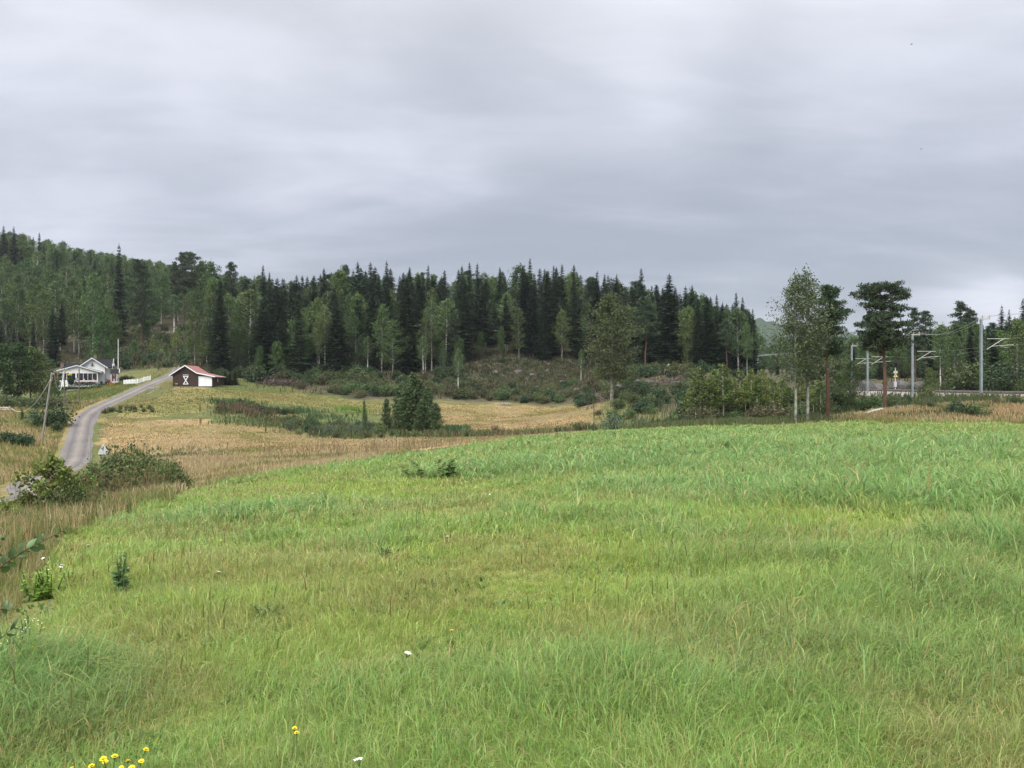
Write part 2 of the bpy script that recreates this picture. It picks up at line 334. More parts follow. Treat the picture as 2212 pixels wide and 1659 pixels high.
# ------------------------------------------------------------------ terrain
C = []
def c3(u, v, y): p = pt(u, v, y); C.append(tuple(p))
for q in ((1106, 1659, 3.4), (1106, 1300, 6.5), (1106, 1150, 10.5), (1106, 1050, 19), (1106, 1000, 30), (1106, 970, 42), (1106, 947, 58),
          (2212, 1659, 3.4), (2212, 1300, 6.3), (2212, 1100, 11.5), (2212, 1000, 20), (2212, 952, 32), (2212, 926, 46), (2212, 908, 62),
          (1640, 1000, 25), (1640, 960, 36), (1640, 935, 48), (1640, 920, 62),
          (400, 1659, 3.5), (400, 1300, 7), (400, 1150, 13), (400, 1078, 22), (400, 1063, 27), (600, 1024, 34), (750, 1003, 40), (900, 983, 47),
          (0, 1310, 7.2), (60, 1160, 12.5), (200, 1133, 14.5),
          (0, 1095, 50), (60, 1055, 60), (100, 1020, 72), (157, 1000, 80), (172, 950, 95), (190, 895, 115), (250, 865, 135), (300, 838, 150), (360, 815, 160), (385, 798, 178),
          (372, 832, 152), (470, 836, 153), (440, 822, 166), (190, 829, 168), (190, 843, 159), (110, 838, 165), (250, 832, 165), (268, 831, 158), (325, 821, 166),
          (170, 872, 140), (60, 905, 110), (0, 882, 122), (50, 990, 80), (0, 1000, 70), (20, 1060, 56),
          (230, 905, 112), (300, 920, 108), (600, 945, 98), (900, 962, 88), (1100, 943, 90), (600, 1000, 55), (600, 972, 76), (420, 1005, 52), (420, 962, 84), (230, 1010, 60),
          (550, 885, 125), (700, 937, 110), (900, 932, 112), (480, 872, 128), (400, 868, 132), (300, 880, 122), (500, 850, 145), (640, 853, 160), (800, 878, 150), (560, 815, 185),
          (1000, 922, 122), (1000, 876, 156), (1250, 880, 150), (1250, 922, 112), (1320, 864, 135), (1325, 932, 90), (1500, 912, 80), (1700, 905, 80),
          (1900, 887, 75), (2050, 881, 72), (2200, 874, 70), (1980, 869, 93), (2100, 866, 84),
          (700, 805, 190), (900, 812, 185), (1000, 805, 188), (1200, 785, 200), (1440, 803, 172), (1600, 825, 150), (1500, 845, 138),
          (1150, 715, 252), (800, 730, 250), (600, 740, 250), (1400, 760, 225), (1570, 795, 205), (1000, 720, 260),
          (250, 752, 230), (150, 765, 220), (420, 790, 195), (0, 790, 200), (300, 702, 270), (0, 705, 262), (450, 720, 260),
          (0, 562, 400), (250, 618, 400), (370, 632, 400), (500, 655, 400), (-300, 520, 400), (-300, 700, 260), (-200, 850, 160), (-300, 880, 100), (-200, 1010, 70), (-250, 1100, 45),
          (1850, 828, 145), (2100, 825, 130), (2212, 812, 150), (2212, 770, 260), (1750, 820, 200), (1650, 815, 240), (2500, 770, 260), (1700, 805, 400), (2212, 760, 400), (2500, 750, 400)):
    c3(*q)
for q in ((0, 0, 0), (0, -30, .4), (30, -30, 1), (-30, -30, -1.5), (20, 0, .2), (-5, 0, -.2), (-14, 4, -1.3), (-16, 25, -3.0), (-28, 40, -6.0), (-45, 40, -6.4), (-60, 36, -6.5), (-60, 0, -6),
          (56, 60, .25), (56, 85, .2), (57, 110, .15), (60, 135, .05), (75, 90, .5), (60, 30, .6), (40, 10, .4), (120, 60, 4), (120, 130, 5), (900, 100, 30), (-900, 100, 60), (0, -300, 0), (0, 450, 32), (120, 420, 3)):
    C.append(q)
C = np.array(C)
def warp(x, y): return np.arcsinh(np.asarray(y) / 14.0) * 1.0, np.asarray(x) / np.sqrt(np.asarray(y) ** 2 + 20.0 ** 2) * 1.4
def tps_k(d2): return np.where(d2 > 1e-12, 0.5 * d2 * np.log(np.maximum(d2, 1e-12)), 0.0)
cp, cq = warp(C[:, 0], C[:, 1]); nC = len(C)
A = np.zeros((nC + 3, nC + 3)); A[:nC, :nC] = tps_k((cp[:, None] - cp) ** 2 + (cq[:, None] - cq) ** 2) + np.eye(nC) * 2e-4
A[:nC, nC] = 1; A[:nC, nC + 1] = cp; A[:nC, nC + 2] = cq; A[nC:, :nC] = A[:nC, nC:].T
wts = np.linalg.solve(A, np.concatenate([C[:, 2] , [0, 0, 0]]))
def tps(x, y):
    y = np.clip(y, -60, 430); x = np.clip(x, -700, 700); p, q = warp(x, y); o = wts[nC] + wts[nC + 1] * p + wts[nC + 2] * q
    for i in range(nC): o = o + wts[i] * tps_k((p - cp[i]) ** 2 + (q - cq[i]) ** 2)
    return o
def axis(segs):
    out = []
    for a, b, n in segs: out.append(np.linspace(a, b, n, endpoint=False))
    return np.concatenate(out + [[segs[-1][1]]])
GX = axis([(-1500, -700, 8), (-700, -300, 40), (-300, -120, 100), (-120, -30, 210), (-30, 40, 180), (40, 110, 140), (110, 300, 70), (300, 700, 30), (700, 1500, 8)])
GY = axis([(-300, -40, 14), (-40, 0, 50), (0, 30, 90), (30, 90, 150), (90, 170, 190), (170, 300, 130), (300, 440, 60), (440, 1500, 12)])
XX, YY = np.meshgrid(GX, GY)
ZZ = tps(XX, YY)
far = np.clip((YY - 150) / 80, 0, 1)
ZZ = ZZ + (fbm(XX, YY, 9, 3) - .5) * (.22 + .8 * far) + (fbm(XX, YY, 2.2, 5) - .5) * .16
def H0(x, y): return tps(np.asarray(x, float), np.asarray(y, float))

ROAD = smooth_line([(-75, 36), (-52, 39), (gx(-10, 50) , 50), (gx(60, 60), 60), (gx(105, 70), 70), (gx(157, 80), 80), (gx(172, 95), 95), (gx(190, 115), 115), (gx(247, 135), 135), (gx(305, 150), 150), (gx(357, 160), 160), (gx(385, 178), 178), (gx(392, 200), 200)], 10)
DRIVE = smooth_line([(gx(319, 150.6), 150.6), (gx(345, 150), 150), (gx(385, 150.5), 150.5), (gx(455, 151.2), 151.2)], 8)
def sm(z, k=5):
    zz = np.pad(z, k, mode='edge'); return np.convolve(zz, np.ones(2 * k + 1) / (2 * k + 1), 'valid')
roadz = sm(H0(ROAD[:, 0], ROAD[:, 1])); drivez = sm(H0(DRIVE[:, 0], DRIVE[:, 1]), 2)
dd, tt = seg_dist(DRIVE[:, 0], DRIVE[:, 1], ROAD); kk = np.clip(dd / 5, 0, 1); drivez = drivez * kk + np.interp(tt, np.arange(len(roadz)), roadz) * (1 - kk)
for line, lz, hw in ((DRIVE, drivez, 1.3), (ROAD, roadz, 1.75)):
    d, t = seg_dist(XX, YY, line)
    zt = np.interp(t, np.arange(len(lz)), lz); k = np.clip((d - hw - .2) / 2.2, 0, 1); k = k * k * (3 - 2 * k)
    ZZ = np.where(d < hw + 2.5, (zt - .03) * (1 - k) + ZZ * k, ZZ)
TRACK = smooth_line([(57.5, 40), (57.6, 60), (57.8, 80), (58.6, 100), (60.5, 125), (63.0, 150), (64.0, 180), (62, 220), (56, 270), (46, 330)], 8)
d, t = seg_dist(XX, YY, TRACK)
k = np.clip((d - 3.4) / 3, 0, 1)
ZZ = np.where(d < 6.5, -.15 * (1 - k) + ZZ * k, ZZ)
def H(x, y):
    x = np.asarray(x, float); y = np.asarray(y, float)
    i = np.clip(np.searchsorted(GX, x) - 1, 0, len(GX) - 2); j = np.clip(np.searchsorted(GY, y) - 1, 0, len(GY) - 2)
    fx = np.clip((x - GX[i]) / (GX[i + 1] - GX[i]), 0, 1); fy = np.clip((y - GY[j]) / (GY[j + 1] - GY[j]), 0, 1)
    return (ZZ[j, i] * (1 - fx) + ZZ[j, i + 1] * fx) * (1 - fy) + (ZZ[j + 1, i] * (1 - fx) + ZZ[j + 1, i + 1] * fx) * fy
def G(u, v, y0=2.0, y1=420.0):
    """where the sight line through a survey pixel meets the ground"""
    ys = np.geomspace(y0, y1, 900); z = EYE + (829.5 - v) / F * ys; h = H(gx(u, ys), ys); b = np.nonzero(z < h)[0]
    y = ys[b[0]] if len(b) else y1
    return np.array((gx(u, y), y, float(H(gx(u, y), y))))

# land-use outlines on the ground (x, y)
def outline(*q): return [(gx(u, y), y) for u, y in q]
MEADOW = [(60, -40), (70, 30)] + outline((2330, 62), (2212, 62), (1960, 63), (1640, 63), (1300, 61), (1106, 58.5), (900, 47.5), (750, 40), (600, 34), (400, 27), (330, 19.5), (188, 14.2), (108, 10.5), (32, 8.0), (-30, 6.4), (-220, 4.4)) + [(-4, 0), (-12, -40)]
TAN_A = outline((228, 113), (300, 112), (430, 113), (560, 109), (700, 105), (900, 101), (1106, 97), (1250, 95), (1250, 66), (1106, 62), (900, 52), (700, 62), (420, 78), (330, 76), (240, 80), (222, 95))
ROUGH = outline((330, 76), (420, 80), (700, 64), (900, 52), (600, 36), (400, 28), (220, 40), (200, 60), (230, 76))
TAN_R = outline((930, 156), (1080, 158), (1240, 153), (1300, 138), (1290, 112), (1180, 106), (1000, 108), (960, 120))
BARN = outline((230, 116), (380, 148), (500, 150), (640, 163), (800, 154), (900, 150), (900, 140), (640, 142), (480, 130), (440, 118), (300, 114))
YARD = outline((125, 172), (262, 172), (300, 152), (230, 138), (140, 150))
SLOPE = outline((-200, 130), (60, 128), (140, 150), (240, 138), (185, 115), (165, 95), (135, 78), (60, 58), (-60, 48), (-300, 60))
MOUND = outline((1790, 68), (1900, 78), (2000, 79), (2120, 74), (2330, 74), (2330, 60), (2100, 60), (1900, 60))
BANK = outline((-250, 4.6), (-30, 6.2), (32, 7.8), (108, 10.2), (190, 13.8), (330, 19.2), (400, 27.2), (330, 34), (200, 32), (60, 22), (-250, 14))
FOREST_Y = np.array([(-400, 175), (0, 178), (150, 190), (250, 185), (420, 183), (470, 178), (560, 186), (640, 168), (760, 158), (900, 160), (1100, 160), (1240, 155), (1330, 140), (1480, 100), (1650, 90), (1780, 84), (1900, 84), (2000, 84), (2600, 84)], float)
def zones(x, y):
    jx = (fbm(x, y, 3.0, 21) - .5) * 4 * np.clip(y / 60, .25, 1); jy = (fbm(x, y, 3.0, 22) - .5) * 5 * np.clip(y / 60, .2, 1)
    xx, yy = x + jx, y + jy
    u = 1106 + F * xx / np.maximum(yy, 1.0)
    z = np.zeros(x.shape, int)                                  # 0 rough green grass
    fl = np.interp(u, FOREST_Y[:, 0], FOREST_Y[:, 1])
    z[(yy > fl)] = 7                                            # woodland floor
    for k, p in ((6, SLOPE), (4, YARD), (3, BARN), (2, TAN_R), (2, TAN_A), (8, ROUGH), (5, MOUND), (9, BANK), (1, MEADOW)):
        z[in_poly(xx, yy, p)] = k
    return z
PAL = {0: (.085, .10, .036), 1: (.13, .17, .045), 2: (.25, .18, .09), 3: (.15, .15, .055), 4: (.09, .125, .036), 5: (.24, .16, .075), 6: (.15, .14, .056), 7: (.050, .050, .028), 8: (.15, .13, .056), 9: (.18, .14, .065)}
PALB = {0: (.11, .105, .042), 1: (.17, .17, .06), 2: (.18, .15, .062), 3: (.20, .165, .07), 4: (.14, .13, .048), 5: (.16, .13, .056), 6: (.21, .16, .076), 7: (.085, .075, .05), 8: (.20, .155, .072), 9: (.14, .12, .052)}
def ground_col(x, y):
    z = zones(x, y); m = np.clip((fbm(x, y, 7, 31, 4) - .38) / .24, 0, 1)[..., None]
    c = np.zeros(x.shape + (3,))
    for k in PAL: c = np.where((z == k)[..., None], np.array(PAL[k]) * (1 - m) + np.array(PALB[k]) * m, c)
    # forest floor of the near slopes is mixed with brown slash and green moss
    return c * (0.85 + .3 * vnoise(x, y, .9, 9))[..., None]
gc = ground_col(XX, YY).reshape(-1, 3)
nx, ny = len(GX), len(GY); ii = (np.arange(ny - 1)[:, None] * nx + np.arange(nx - 1)[None, :]).ravel()
me = fast_mesh('ground', np.stack([XX, YY, ZZ], -1).reshape(-1, 3), quads=np.stack([ii, ii + 1, ii + nx + 1, ii + nx], 1), mat=M['ground'], col=gc, smooth=True)
tag(link('ground', me), kind='structure')

# gravel road and the branch to the barn
def gravel_mat():
    m, n, l = new_mat('gravel_road'); o = n.new('ShaderNodeOutputMaterial'); p = n.new('ShaderNodeBsdfPrincipled'); l.new(p.outputs[0], o.inputs[0]); p.inputs['Roughness'].default_value = .95; p.inputs['Specular IOR Level'].default_value = .15
    a = n.new('ShaderNodeAttribute'); a.attribute_name = 'col'; t = n.new('ShaderNodeTexCoord')
    z = n.new('ShaderNodeTexNoise'); z.inputs['Scale'].default_value = 3.5; z.inputs['Detail'].default_value = 8; z.inputs['Roughness'].default_value = .75; l.new(t.outputs['Object'], z.inputs['Vector'])
    mr = n.new('ShaderNodeMapRange'); mr.inputs[1].default_value = .3; mr.inputs[2].default_value = .7; mr.inputs[3].default_value = .7; mr.inputs[4].default_value = 1.3; l.new(z.outputs['Fac'], mr.inputs[0])
    vm = n.new('ShaderNodeVectorMath'); vm.operation = 'SCALE'; l.new(a.outputs['Color'], vm.inputs[0]); l.new(mr.outputs[0], vm.inputs['Scale']); l.new(vm.outputs[0], p.inputs['Base Color'])
    bu = n.new('ShaderNodeBump'); bu.inputs['Strength'].default_value = .5; bu.inputs['Distance'].default_value = .05; l.new(z.outputs['Fac'], bu.inputs['Height']); l.new(bu.outputs[0], p.inputs['Normal'])
    return m
M['gravel'] = gravel_mat()
def ribbon(name, line, lz, hw, lift, conform=False):
    n = len(line); t = np.gradient(line, axis=0); t /= np.linalg.norm(t, axis=1)[:, None]; nrm = np.stack([t[:, 1], -t[:, 0]], 1)
    K = 13; s = np.linspace(-1, 1, K); w = hw * (1 + .12 * (vnoise(np.arange(n) * 1.0, np.zeros(n), 3.0, 4) - .5))
    ed = (np.abs(s) > .99)[None, :] * (vnoise(np.arange(n)[:, None] * 1.0 + 31 * (s > 0)[None, :], np.zeros((n, K)), 1.3, 6) - .6) * .32
    P = line[:, None, :] + nrm[:, None, :] * (s[None, :] * (w[:, None] + ed))[..., None]
    prof = .05 * np.cos(s * np.pi * 1.5) * 1.0
    Z = lz[:, None] + lift + prof[None, :] * .5 - .05 * (np.abs(s) > .99)
    if conform: Z = H(P[..., 0], P[..., 1]) + lift + .02 * np.cos(s * np.pi * .5)[None, :]
    base = np.array((.142, .134, .134)); rut = np.array((.098, .088, .088)); mid = np.array((.23, .195, .16))
    k = np.exp(-((np.abs(s) - .48) / .16) ** 2); c = np.exp(-(s / .16) ** 2) * .55
    k = k * 1.0; cc = base * (1 - k[:, None] * .9) + rut * k[:, None] * .9; cc = cc * (1 - c[:, None]) + mid * c[:, None]
    cc = np.broadcast_to(cc, (n, K, 3)) * (.85 + .3 * vnoise(P[..., 0], P[..., 1], 1.7, 8))[..., None]
    v = np.concatenate([P, Z[..., None]], -1).reshape(-1, 3); i = (np.arange(n - 1)[:, None] * K + np.arange(K - 1)[None]).ravel()
    o = link(name, fast_mesh(name, v, quads=np.stack([i, i + 1, i + K + 1, i + K], 1), mat=M['gravel'], col=cc.reshape(-1, 3), smooth=True)); return tag(o, kind='structure')
ribbon('gravel_road', ROAD, roadz, 1.52, .02)
ribbon('gravel_driveway', DRIVE, drivez, 1.25, .035, True)

# far wooded ridge across the valley, real distance 2.4 km
def ridge():
    xs = np.linspace(-1400, 1480, 620); rows = []
    crest = 66 + 24 * (fbm(xs, xs * 0, 380, 2, 4) - .5) + 40 * np.exp(-((xs - 330) / 300) ** 2) + 5 * (vnoise(xs, xs * 0, 7, 3) - .5) + 4 * (vnoise(xs, xs * 0, 16, 9) - .5)
    for f_, yy in ((0, 760), (.25, 960), (.6, 1120), (.85, 1250), (1, 1300), (.8, 1440)):
        rows.append(np.stack([xs, np.full_like(xs, yy) + 40 * (vnoise(xs, xs * 0 + f_, 120, 5) - .5), crest * f_ - 6 * (1 - f_) + (vnoise(xs, xs * 0 + yy, 9, 6) - .5) * 9 * (f_ > 0)], 1))
    v = np.vstack(rows); n = len(xs); i = (np.arange(5)[:, None] * n + np.arange(n - 1)[None]).ravel()
    c = np.array((.030, .048, .030)) * (.7 + .6 * vnoise(v[:, 0], v[:, 1], 40, 8))[:, None]
    tag(link('hills', fast_mesh('hills', v, quads=np.stack([i, i + 1, i + n + 1, i + n], 1), mat=M['ground'], col=c, smooth=False)), kind='structure')
ridge()

# ------------------------------------------------------------------ foliage builders
def cards(c, d, nrm, ln, wd, pinch=.55):
    """leaf-shaped quads: base c, direction d, facing nrm"""
    d = d / (np.linalg.norm(d, axis=1)[:, None] + 1e-9); s = np.cross(d, nrm); s /= np.linalg.norm(s, axis=1)[:, None] + 1e-9
    ln = np.broadcast_to(ln, (len(c),))[:, None]; wd = np.broadcast_to(wd, (len(c),))[:, None]
    v = np.stack([c, c + d * ln * pinch + s * wd * .5, c + d * ln, c + d * ln * pinch - s * wd * .5], 1)
    return v.reshape(-1, 3)
def card_mesh(name, v, mat):
    return fast_mesh(name, v, quads=np.arange(len(v)).reshape(-1, 4), mat=mat)
def rdir(rg, n):
    d = rg.normal(size=(n, 3)); return d / np.linalg.norm(d, axis=1)[:, None]
def clumps(rg, cs, rad, n, size, droop=0.0, out=.6, shell=.5, elong=1.5, var=.35):
    """leaves spread through ellipsoid clumps"""
    cs = np.asarray(cs, float); rad = np.asarray(rad, float)
    if rad.ndim == 1: rad = rad[:, None] * np.ones(3)
    i = rg.integers(0, len(cs), n) if np.isscalar(n) else np.repeat(np.arange(len(cs)), n); m = len(i)
    q = rdir(rg, m); r = rg.uniform(0, 1, m) ** shell
    pos = cs[i] + q * r[:, None] * rad[i]
    d = q * out + rdir(rg, m) * .8 + np.array((0, 0, -droop)); nr = q * .5 + rdir(rg, m) + np.array((0, 0, .5))
    L_ = size * (1 + rg.uniform(-var, var, m)); return cards(pos - d * 0, d, nr, L_, L_ / elong)
def wood_mesh(name, tubes, mat, sides=6):
    mb = MB()
    for p, r, n in tubes: mb.tube(p, r, n or sides, cap=False)
    v = np.vstack(mb.v); return fast_mesh(name, v, quads=np.array(mb.f), mat=mat, smooth=True)

def spruce_parts(seed, h=20.0, rad=3.0, clear=.06, ragged=.25, dens=1.0):
    rg = np.random.default_rng(seed); V = []; z = h * clear; tubes = [(np.array([(0, 0, -.6), (0, 0, h * .5), (0, 0, h * .985)]), np.array((h * .011, h * .007, .015)), 6)]
    while z < h * .985:
        t = (z - h * clear) / (h * (1 - clear)); r = rad * (1 - t) ** .68 * (1 + rg.uniform(-ragged, ragged * .6)) * min(1, .55 + t * 4) + .12
        nb = max(4, int((6 + 5 * (1 - t)) * dens)); a0 = rg.uniform(0, 6.28)
        for b in range(nb):
            az = a0 + b / nb * 6.283 + rg.uniform(-.35, .35); l = r * rg.uniform(.62, 1.15); e = np.array((math.cos(az), math.sin(az), 0)); sd = np.array((-e[1], e[0], 0))
            drop = .42 * (1 - t) + .02 - .55 * max(0, t - .75); zz = z + rg.uniform(-.2, .2); n = max(2, int(l / .42) + 1)
            s = (np.arange(n) + .35) / n; P = e[None] * (s * l)[:, None]; P[:, 2] = zz - drop * l * s + .22 * l * s ** 2.5
            wd = (.55 + .5 * (1 - s)) * min(1.0, .35 + l * .28)
            k = rg.uniform(-.3, .3, (n, 3))
            # spray along the branch, side sprays, hanging twigs
            V.append(cards(P - e * .15, e[None] + np.array((0, 0, -.25)) + k * .5, np.array((0, 0, 1.0)) + k, l / n * 1.7 + .15, wd * .62))
            for sg in (1, -1):
                V.append(cards(P, e[None] * .55 + sg * sd[None] * .8 + np.array((0, 0, -.35)) + k, np.array((0, 0, 1.0)) + k * 1.4, wd * .85, wd * .42))
            if t < .9: V.append(cards(P, np.array((0, 0, -1.0)) + e * .25 + k, sd[None] + k * .8 + e * .5, wd * (.75 - .4 * t), wd * .5))
        z += (.30 + .30 * (1 - t)) / dens * rg.uniform(.8, 1.2) * (h / 20) ** .5
    V.append(cards(np.array([(0, 0, h * .95)]), np.array([(0, 0, 1.0)]), np.array([(1.0, 0, 0)]), .07 * h, .16)); V.append(cards(np.array([(0, 0, h * .95)]), np.array([(0, 0, 1.0)]), np.array([(0, 1.0, 0)]), .07 * h, .16))
    return wood_mesh('trunk', tubes, M['bark_grey']), card_mesh('crown', np.vstack(V), M['spruce'])

def leafy_tree(seed, h=16.0, rad=2.6, clear=.35, nl=46, nleaf=3600, leaf=.30, bark='bark_white', leafm='birch', tr=.011, droop=.6, shape='oval', lean=.03, crad=.85, up=1.0, forks=0, sides=7, spread=(.42, 1.28), limb=1.0):
    """trunk, limbs and a crown of leaf clumps round the limb ends"""
    rg = np.random.default_rng(seed); tubes = []; n = 9; zz = np.linspace(-.5, h * .97, n); bend = np.cumsum(rg.normal(0, lean * h / n, (n, 2)), 0); bend -= bend[1]
    T = np.column_stack([bend, zz]); rr = h * tr * (1 - np.clip(zz, 0, h) / h) ** .8 + .015; tubes.append((T, rr, sides))
    def tp(z): return np.array((np.interp(z, zz, T[:, 0]), np.interp(z, zz, T[:, 1]), z))
    cs, cr = [], []
    for i in range(nl):
        t = (i + rg.uniform(0, 1)) / nl; z0 = h * (clear * .95 + (.95 - clear * .95) * t)
        if shape == 'oval': w = math.sin(math.pi * min(1, .16 + .84 * t) ** .85) ** .75
        elif shape == 'cone': w = (1 - t) ** .7 * min(1, .5 + t * 4)
        elif shape == 'dome': w = (1 - t ** 2.2) ** .5 * min(1, .75 + t)
        else: w = (.55 + .45 * math.sin(math.pi * t)) * (1 - t ** 4)
        l = rad * (w * rg.uniform(*spread) + .06); az = i * 2.399 + rg.uniform(-.5, .5); e = np.array((math.cos(az), math.sin(az), 0)); b = tp(z0 - .35 * l * up)
        tip = b + e * l + np.array((0, 0, l * up * rg.uniform(.5, .95))); mid = (b + tip) / 2 + np.array((0, 0, l * .12))
        r0 = max(.014, .35 * np.interp(b[2], zz, rr)) * limb; tubes.append((np.array([b, mid, tip]), np.array((r0, r0 * .6, .012)), 4))
        for q, k in ((1.0, 1.0), (.72, .9), (.45, .75)):
            if l * q < .3 and q < 1: continue
            p = b * (1 - q) + tip * q + np.array((0, 0, l * .12 * (1 - abs(2 * q - 1)) - droop * .25 * k)) + rg.normal(0, .12 * rad * .3, 3)
            cs.append(p); s = crad * k * (.35 + .65 * min(1, l / rad)) * rg.uniform(.7, 1.2); cr.append((s, s, s * (.75 + droop * .55)))
    cs.append(tp(h * .95)); cr.append((crad * .4, crad * .4, crad * .9))
    return wood_mesh('trunk', tubes, M[bark]), card_mesh('crown', clumps(rg, cs, cr, nleaf, leaf, droop=droop), M[leafm])

def pine_parts(seed, h=18.0, rad=2.6, clear=.45, nl=26, per=90, needle=.36, leafm='pine', top='round', tr=.011):
    rg = np.random.default_rng(seed); tubes = []; n = 8; zz = np.linspace(-.5, h * .97, n); bend = np.cumsum(rg.normal(0, .014 * h, (n, 2)), 0); bend -= bend[1]; T = np.column_stack([bend * .6, zz])
    rr = h * tr * (1 - .85 * np.clip(zz, 0, h) / h) ; tubes.append((T, rr, 8)); cs, cr = [], []
    for i in range(nl):
        t = (i + rg.uniform(0, 1)) / nl; z0 = h * (clear + (.97 - clear) * t); w = (.55 + .75 * t * (1 - t) * 2) * (1 - t ** 5) if top == 'round' else (1 - t) ** .75
        l = rad * (w * rg.uniform(.6, 1.15) + .08); az = i * 2.399 + rg.uniform(-.4, .4); e = np.array((math.cos(az), math.sin(az), 0))
        b = np.array((np.interp(z0, zz, T[:, 0]), np.interp(z0, zz, T[:, 1]), z0)); tip = b + e * l + np.array((0, 0, l * rg.uniform(.0, .45)))
        r0 = max(.018, .3 * np.interp(z0, zz, rr)); tubes.append((np.array([b, (b + tip) / 2 - np.array((0, 0, .06 * l)), tip]), np.array((r0, r0 * .7, .015)), 5))
        for q in (1.0, .7, .42):
            p = b * (1 - q) + tip * q + rg.normal(0, .18, 3) * (1, 1, .4); s = rad * .34 * rg.uniform(.7, 1.2) * (.6 + .4 * q); cs.append(p + np.array((0, 0, .12))); cr.append((s, s, s * .42))
    m = len(cs) * per; i = np.repeat(np.arange(len(cs)), per); q = rdir(rg, m); pos = np.array(cs)[i] + q * (rg.uniform(0, 1, m) ** .5)[:, None] * np.array(cr)[i]
    d = q * .7 + np.array((0, 0, .55)) + rdir(rg, m) * .5
    return wood_mesh('trunk', tubes, M['bark_pine']), card_mesh('crown', cards(pos, d, rdir(rg, m), needle * rg.uniform(.7, 1.2, m), needle * .42), M[leafm])

def bush_parts(seed, h=2.0, rad=1.2, nst=16, nleaf=1300, leaf=.17, leafm='shrub', droop=.1, flat=1.0, elong=1.7):
    rg = np.random.default_rng(seed); tubes = []; cs, cr = [], []
    for i in range(nst):
        az = rg.uniform(0, 6.28); q = rg.uniform(0, 1) ** .6; ht = h * (1 - .45 * q ** 2) * rg.uniform(.6, 1.02); r = rad * q
        tip = np.array((math.cos(az) * r, math.sin(az) * r, ht)); b = tip * (.25, .25, 0) + np.array((0, 0, -.15)); tubes.append((np.array([b, b * .45 + tip * .55 + np.array((0, 0, .08 * h)), tip]), np.array((.012 * h, .008 * h, .004 * h)), 4))
        for k in (.35, .62, .88):
            cs.append(b + (tip - b) * k); s = rad * .34 * rg.uniform(.7, 1.2); cr.append((s, s, s * flat))
    return wood_mesh('stem', tubes, M['twig']), card_mesh('foliage', clumps(rg, cs, cr, nleaf, leaf, droop=droop, elong=elong), M[leafm])

class Kind:
    """one kind of plant: a few built individuals that are copied with their parts"""
    def __init__(s, name, cat, variants, h0, parts=('trunk', 'crown')): s.name, s.cat, s.var, s.h0, s.parts, s.used, s.k = name, cat, variants, h0, parts, {}, 0
    def put(s, x, y, h, label, group, w=1.0, vi=None, z=None, rz=None, sink=.05):
        vi = s.k % len(s.var) if vi is None else vi % len(s.var); s.k += 1
        if vi not in s.used:
            o = thing(s.name, None, s.cat); 
            for nm, me in zip(s.parts, s.var[vi]): link(nm, me, o)
            s.used[vi] = o
        else: o = copy_tree(s.used[vi])
        f = h / s.h0; o.location = (x, y, (float(H(x, y)) if z is None else z) - sink); o.scale = (f * w, f * w, f); o.rotation_euler = (0, 0, random.uniform(0, 6.283) if rz is None else rz)
        tag(o, label, s.cat, group); return o
    def top(s, u, y, vtop, label, group=None, **k):
        """stands on the ground in direction u at range y and reaches up to print row vtop"""
        x = gx(u, y); z = float(H(x, y)); return s.put(x, y, max(.3, EYE + (829.5 - vtop) / F * y - z), label, group, **k)

K_spruce = Kind('spruce_tree', 'spruce', [spruce_parts(100 + i, 20, (2.7, 3.1, 2.4, 3.3, 2.8, 2.5)[i], (.05, .08, .12, .05, .2, .06)[i], (.25, .3, .3, .22, .35, .3)[i]) for i in range(6)], 20)
K_birch = Kind('birch_tree', 'birch', [leafy_tree(200 + i, 16, (2.9, 2.4, 3.2, 2.2, 2.6, 3.0)[i], (.30, .42, .24, .36, .45, .18)[i], 50, (3400, 2800, 4000, 2600, 2600, 3800)[i], .30, 'bark_white' if i in (1, 4) else 'bark_birch') for i in range(6)], 16)
K_broad = Kind('broadleaf_tree', 'tree', [leafy_tree(300 + i, 15, (3.3, 3.9, 3.0, 4.2, 3.5)[i], (.16, .12, .22, .14, .1)[i], 60, 4600, .38, 'bark_grey', 'broad', .012, .25, 'dome', .02, 1.15, .8) for i in range(5)], 15)
K_pine = Kind('pine_tree', 'pine', [pine_parts(400 + i, 18, (2.5, 2.9, 2.2, 2.7)[i], (.42, .5, .35, .3)[i], (26, 24, 28, 32)[i], 80) for i in range(4)], 18)
K_young = Kind('young_birch', 'birch', [leafy_tree(500 + i, 6, (.95, .8, 1.1, .9, 1.0)[i], (.3, .36, .22, .4, .3)[i], 34, 1900, .17, 'bark_white', 'youngbirch', .007, .3, 'cone', .03, .42, 1.2, sides=6) for i in range(5)], 6)
K_shrub = Kind('shrub', 'shrub', [bush_parts(600 + i, 2, (1.2, 1.5, 1.0, 1.35, 1.6)[i], 18, 1500, .19) for i in range(5)], 2, ('stem', 'foliage'))
K_dshrub = Kind('dark_shrub', 'shrub', [bush_parts(620 + i, 2, (1.2, 1.4, 1.05)[i], 18, 1500, .19, 'darkshrub') for i in range(3)], 2, ('stem', 'foliage'))
K_bshrub = Kind('browning_shrub', 'shrub', [bush_parts(640 + i, 2, (1.2, 1.5, 1.1)[i], 20, 1200, .18, 'brownshrub') for i in range(3)], 2, ('stem', 'foliage'))
K_willow = Kind('willow_bush', 'bush', [bush_parts(660 + i, 2.4, (1.5, 1.3)[i], 26, 2600, .17, 'willow', 0, 1.2, 3.0) for i in range(2)], 2.4, ('stem', 'foliage'))

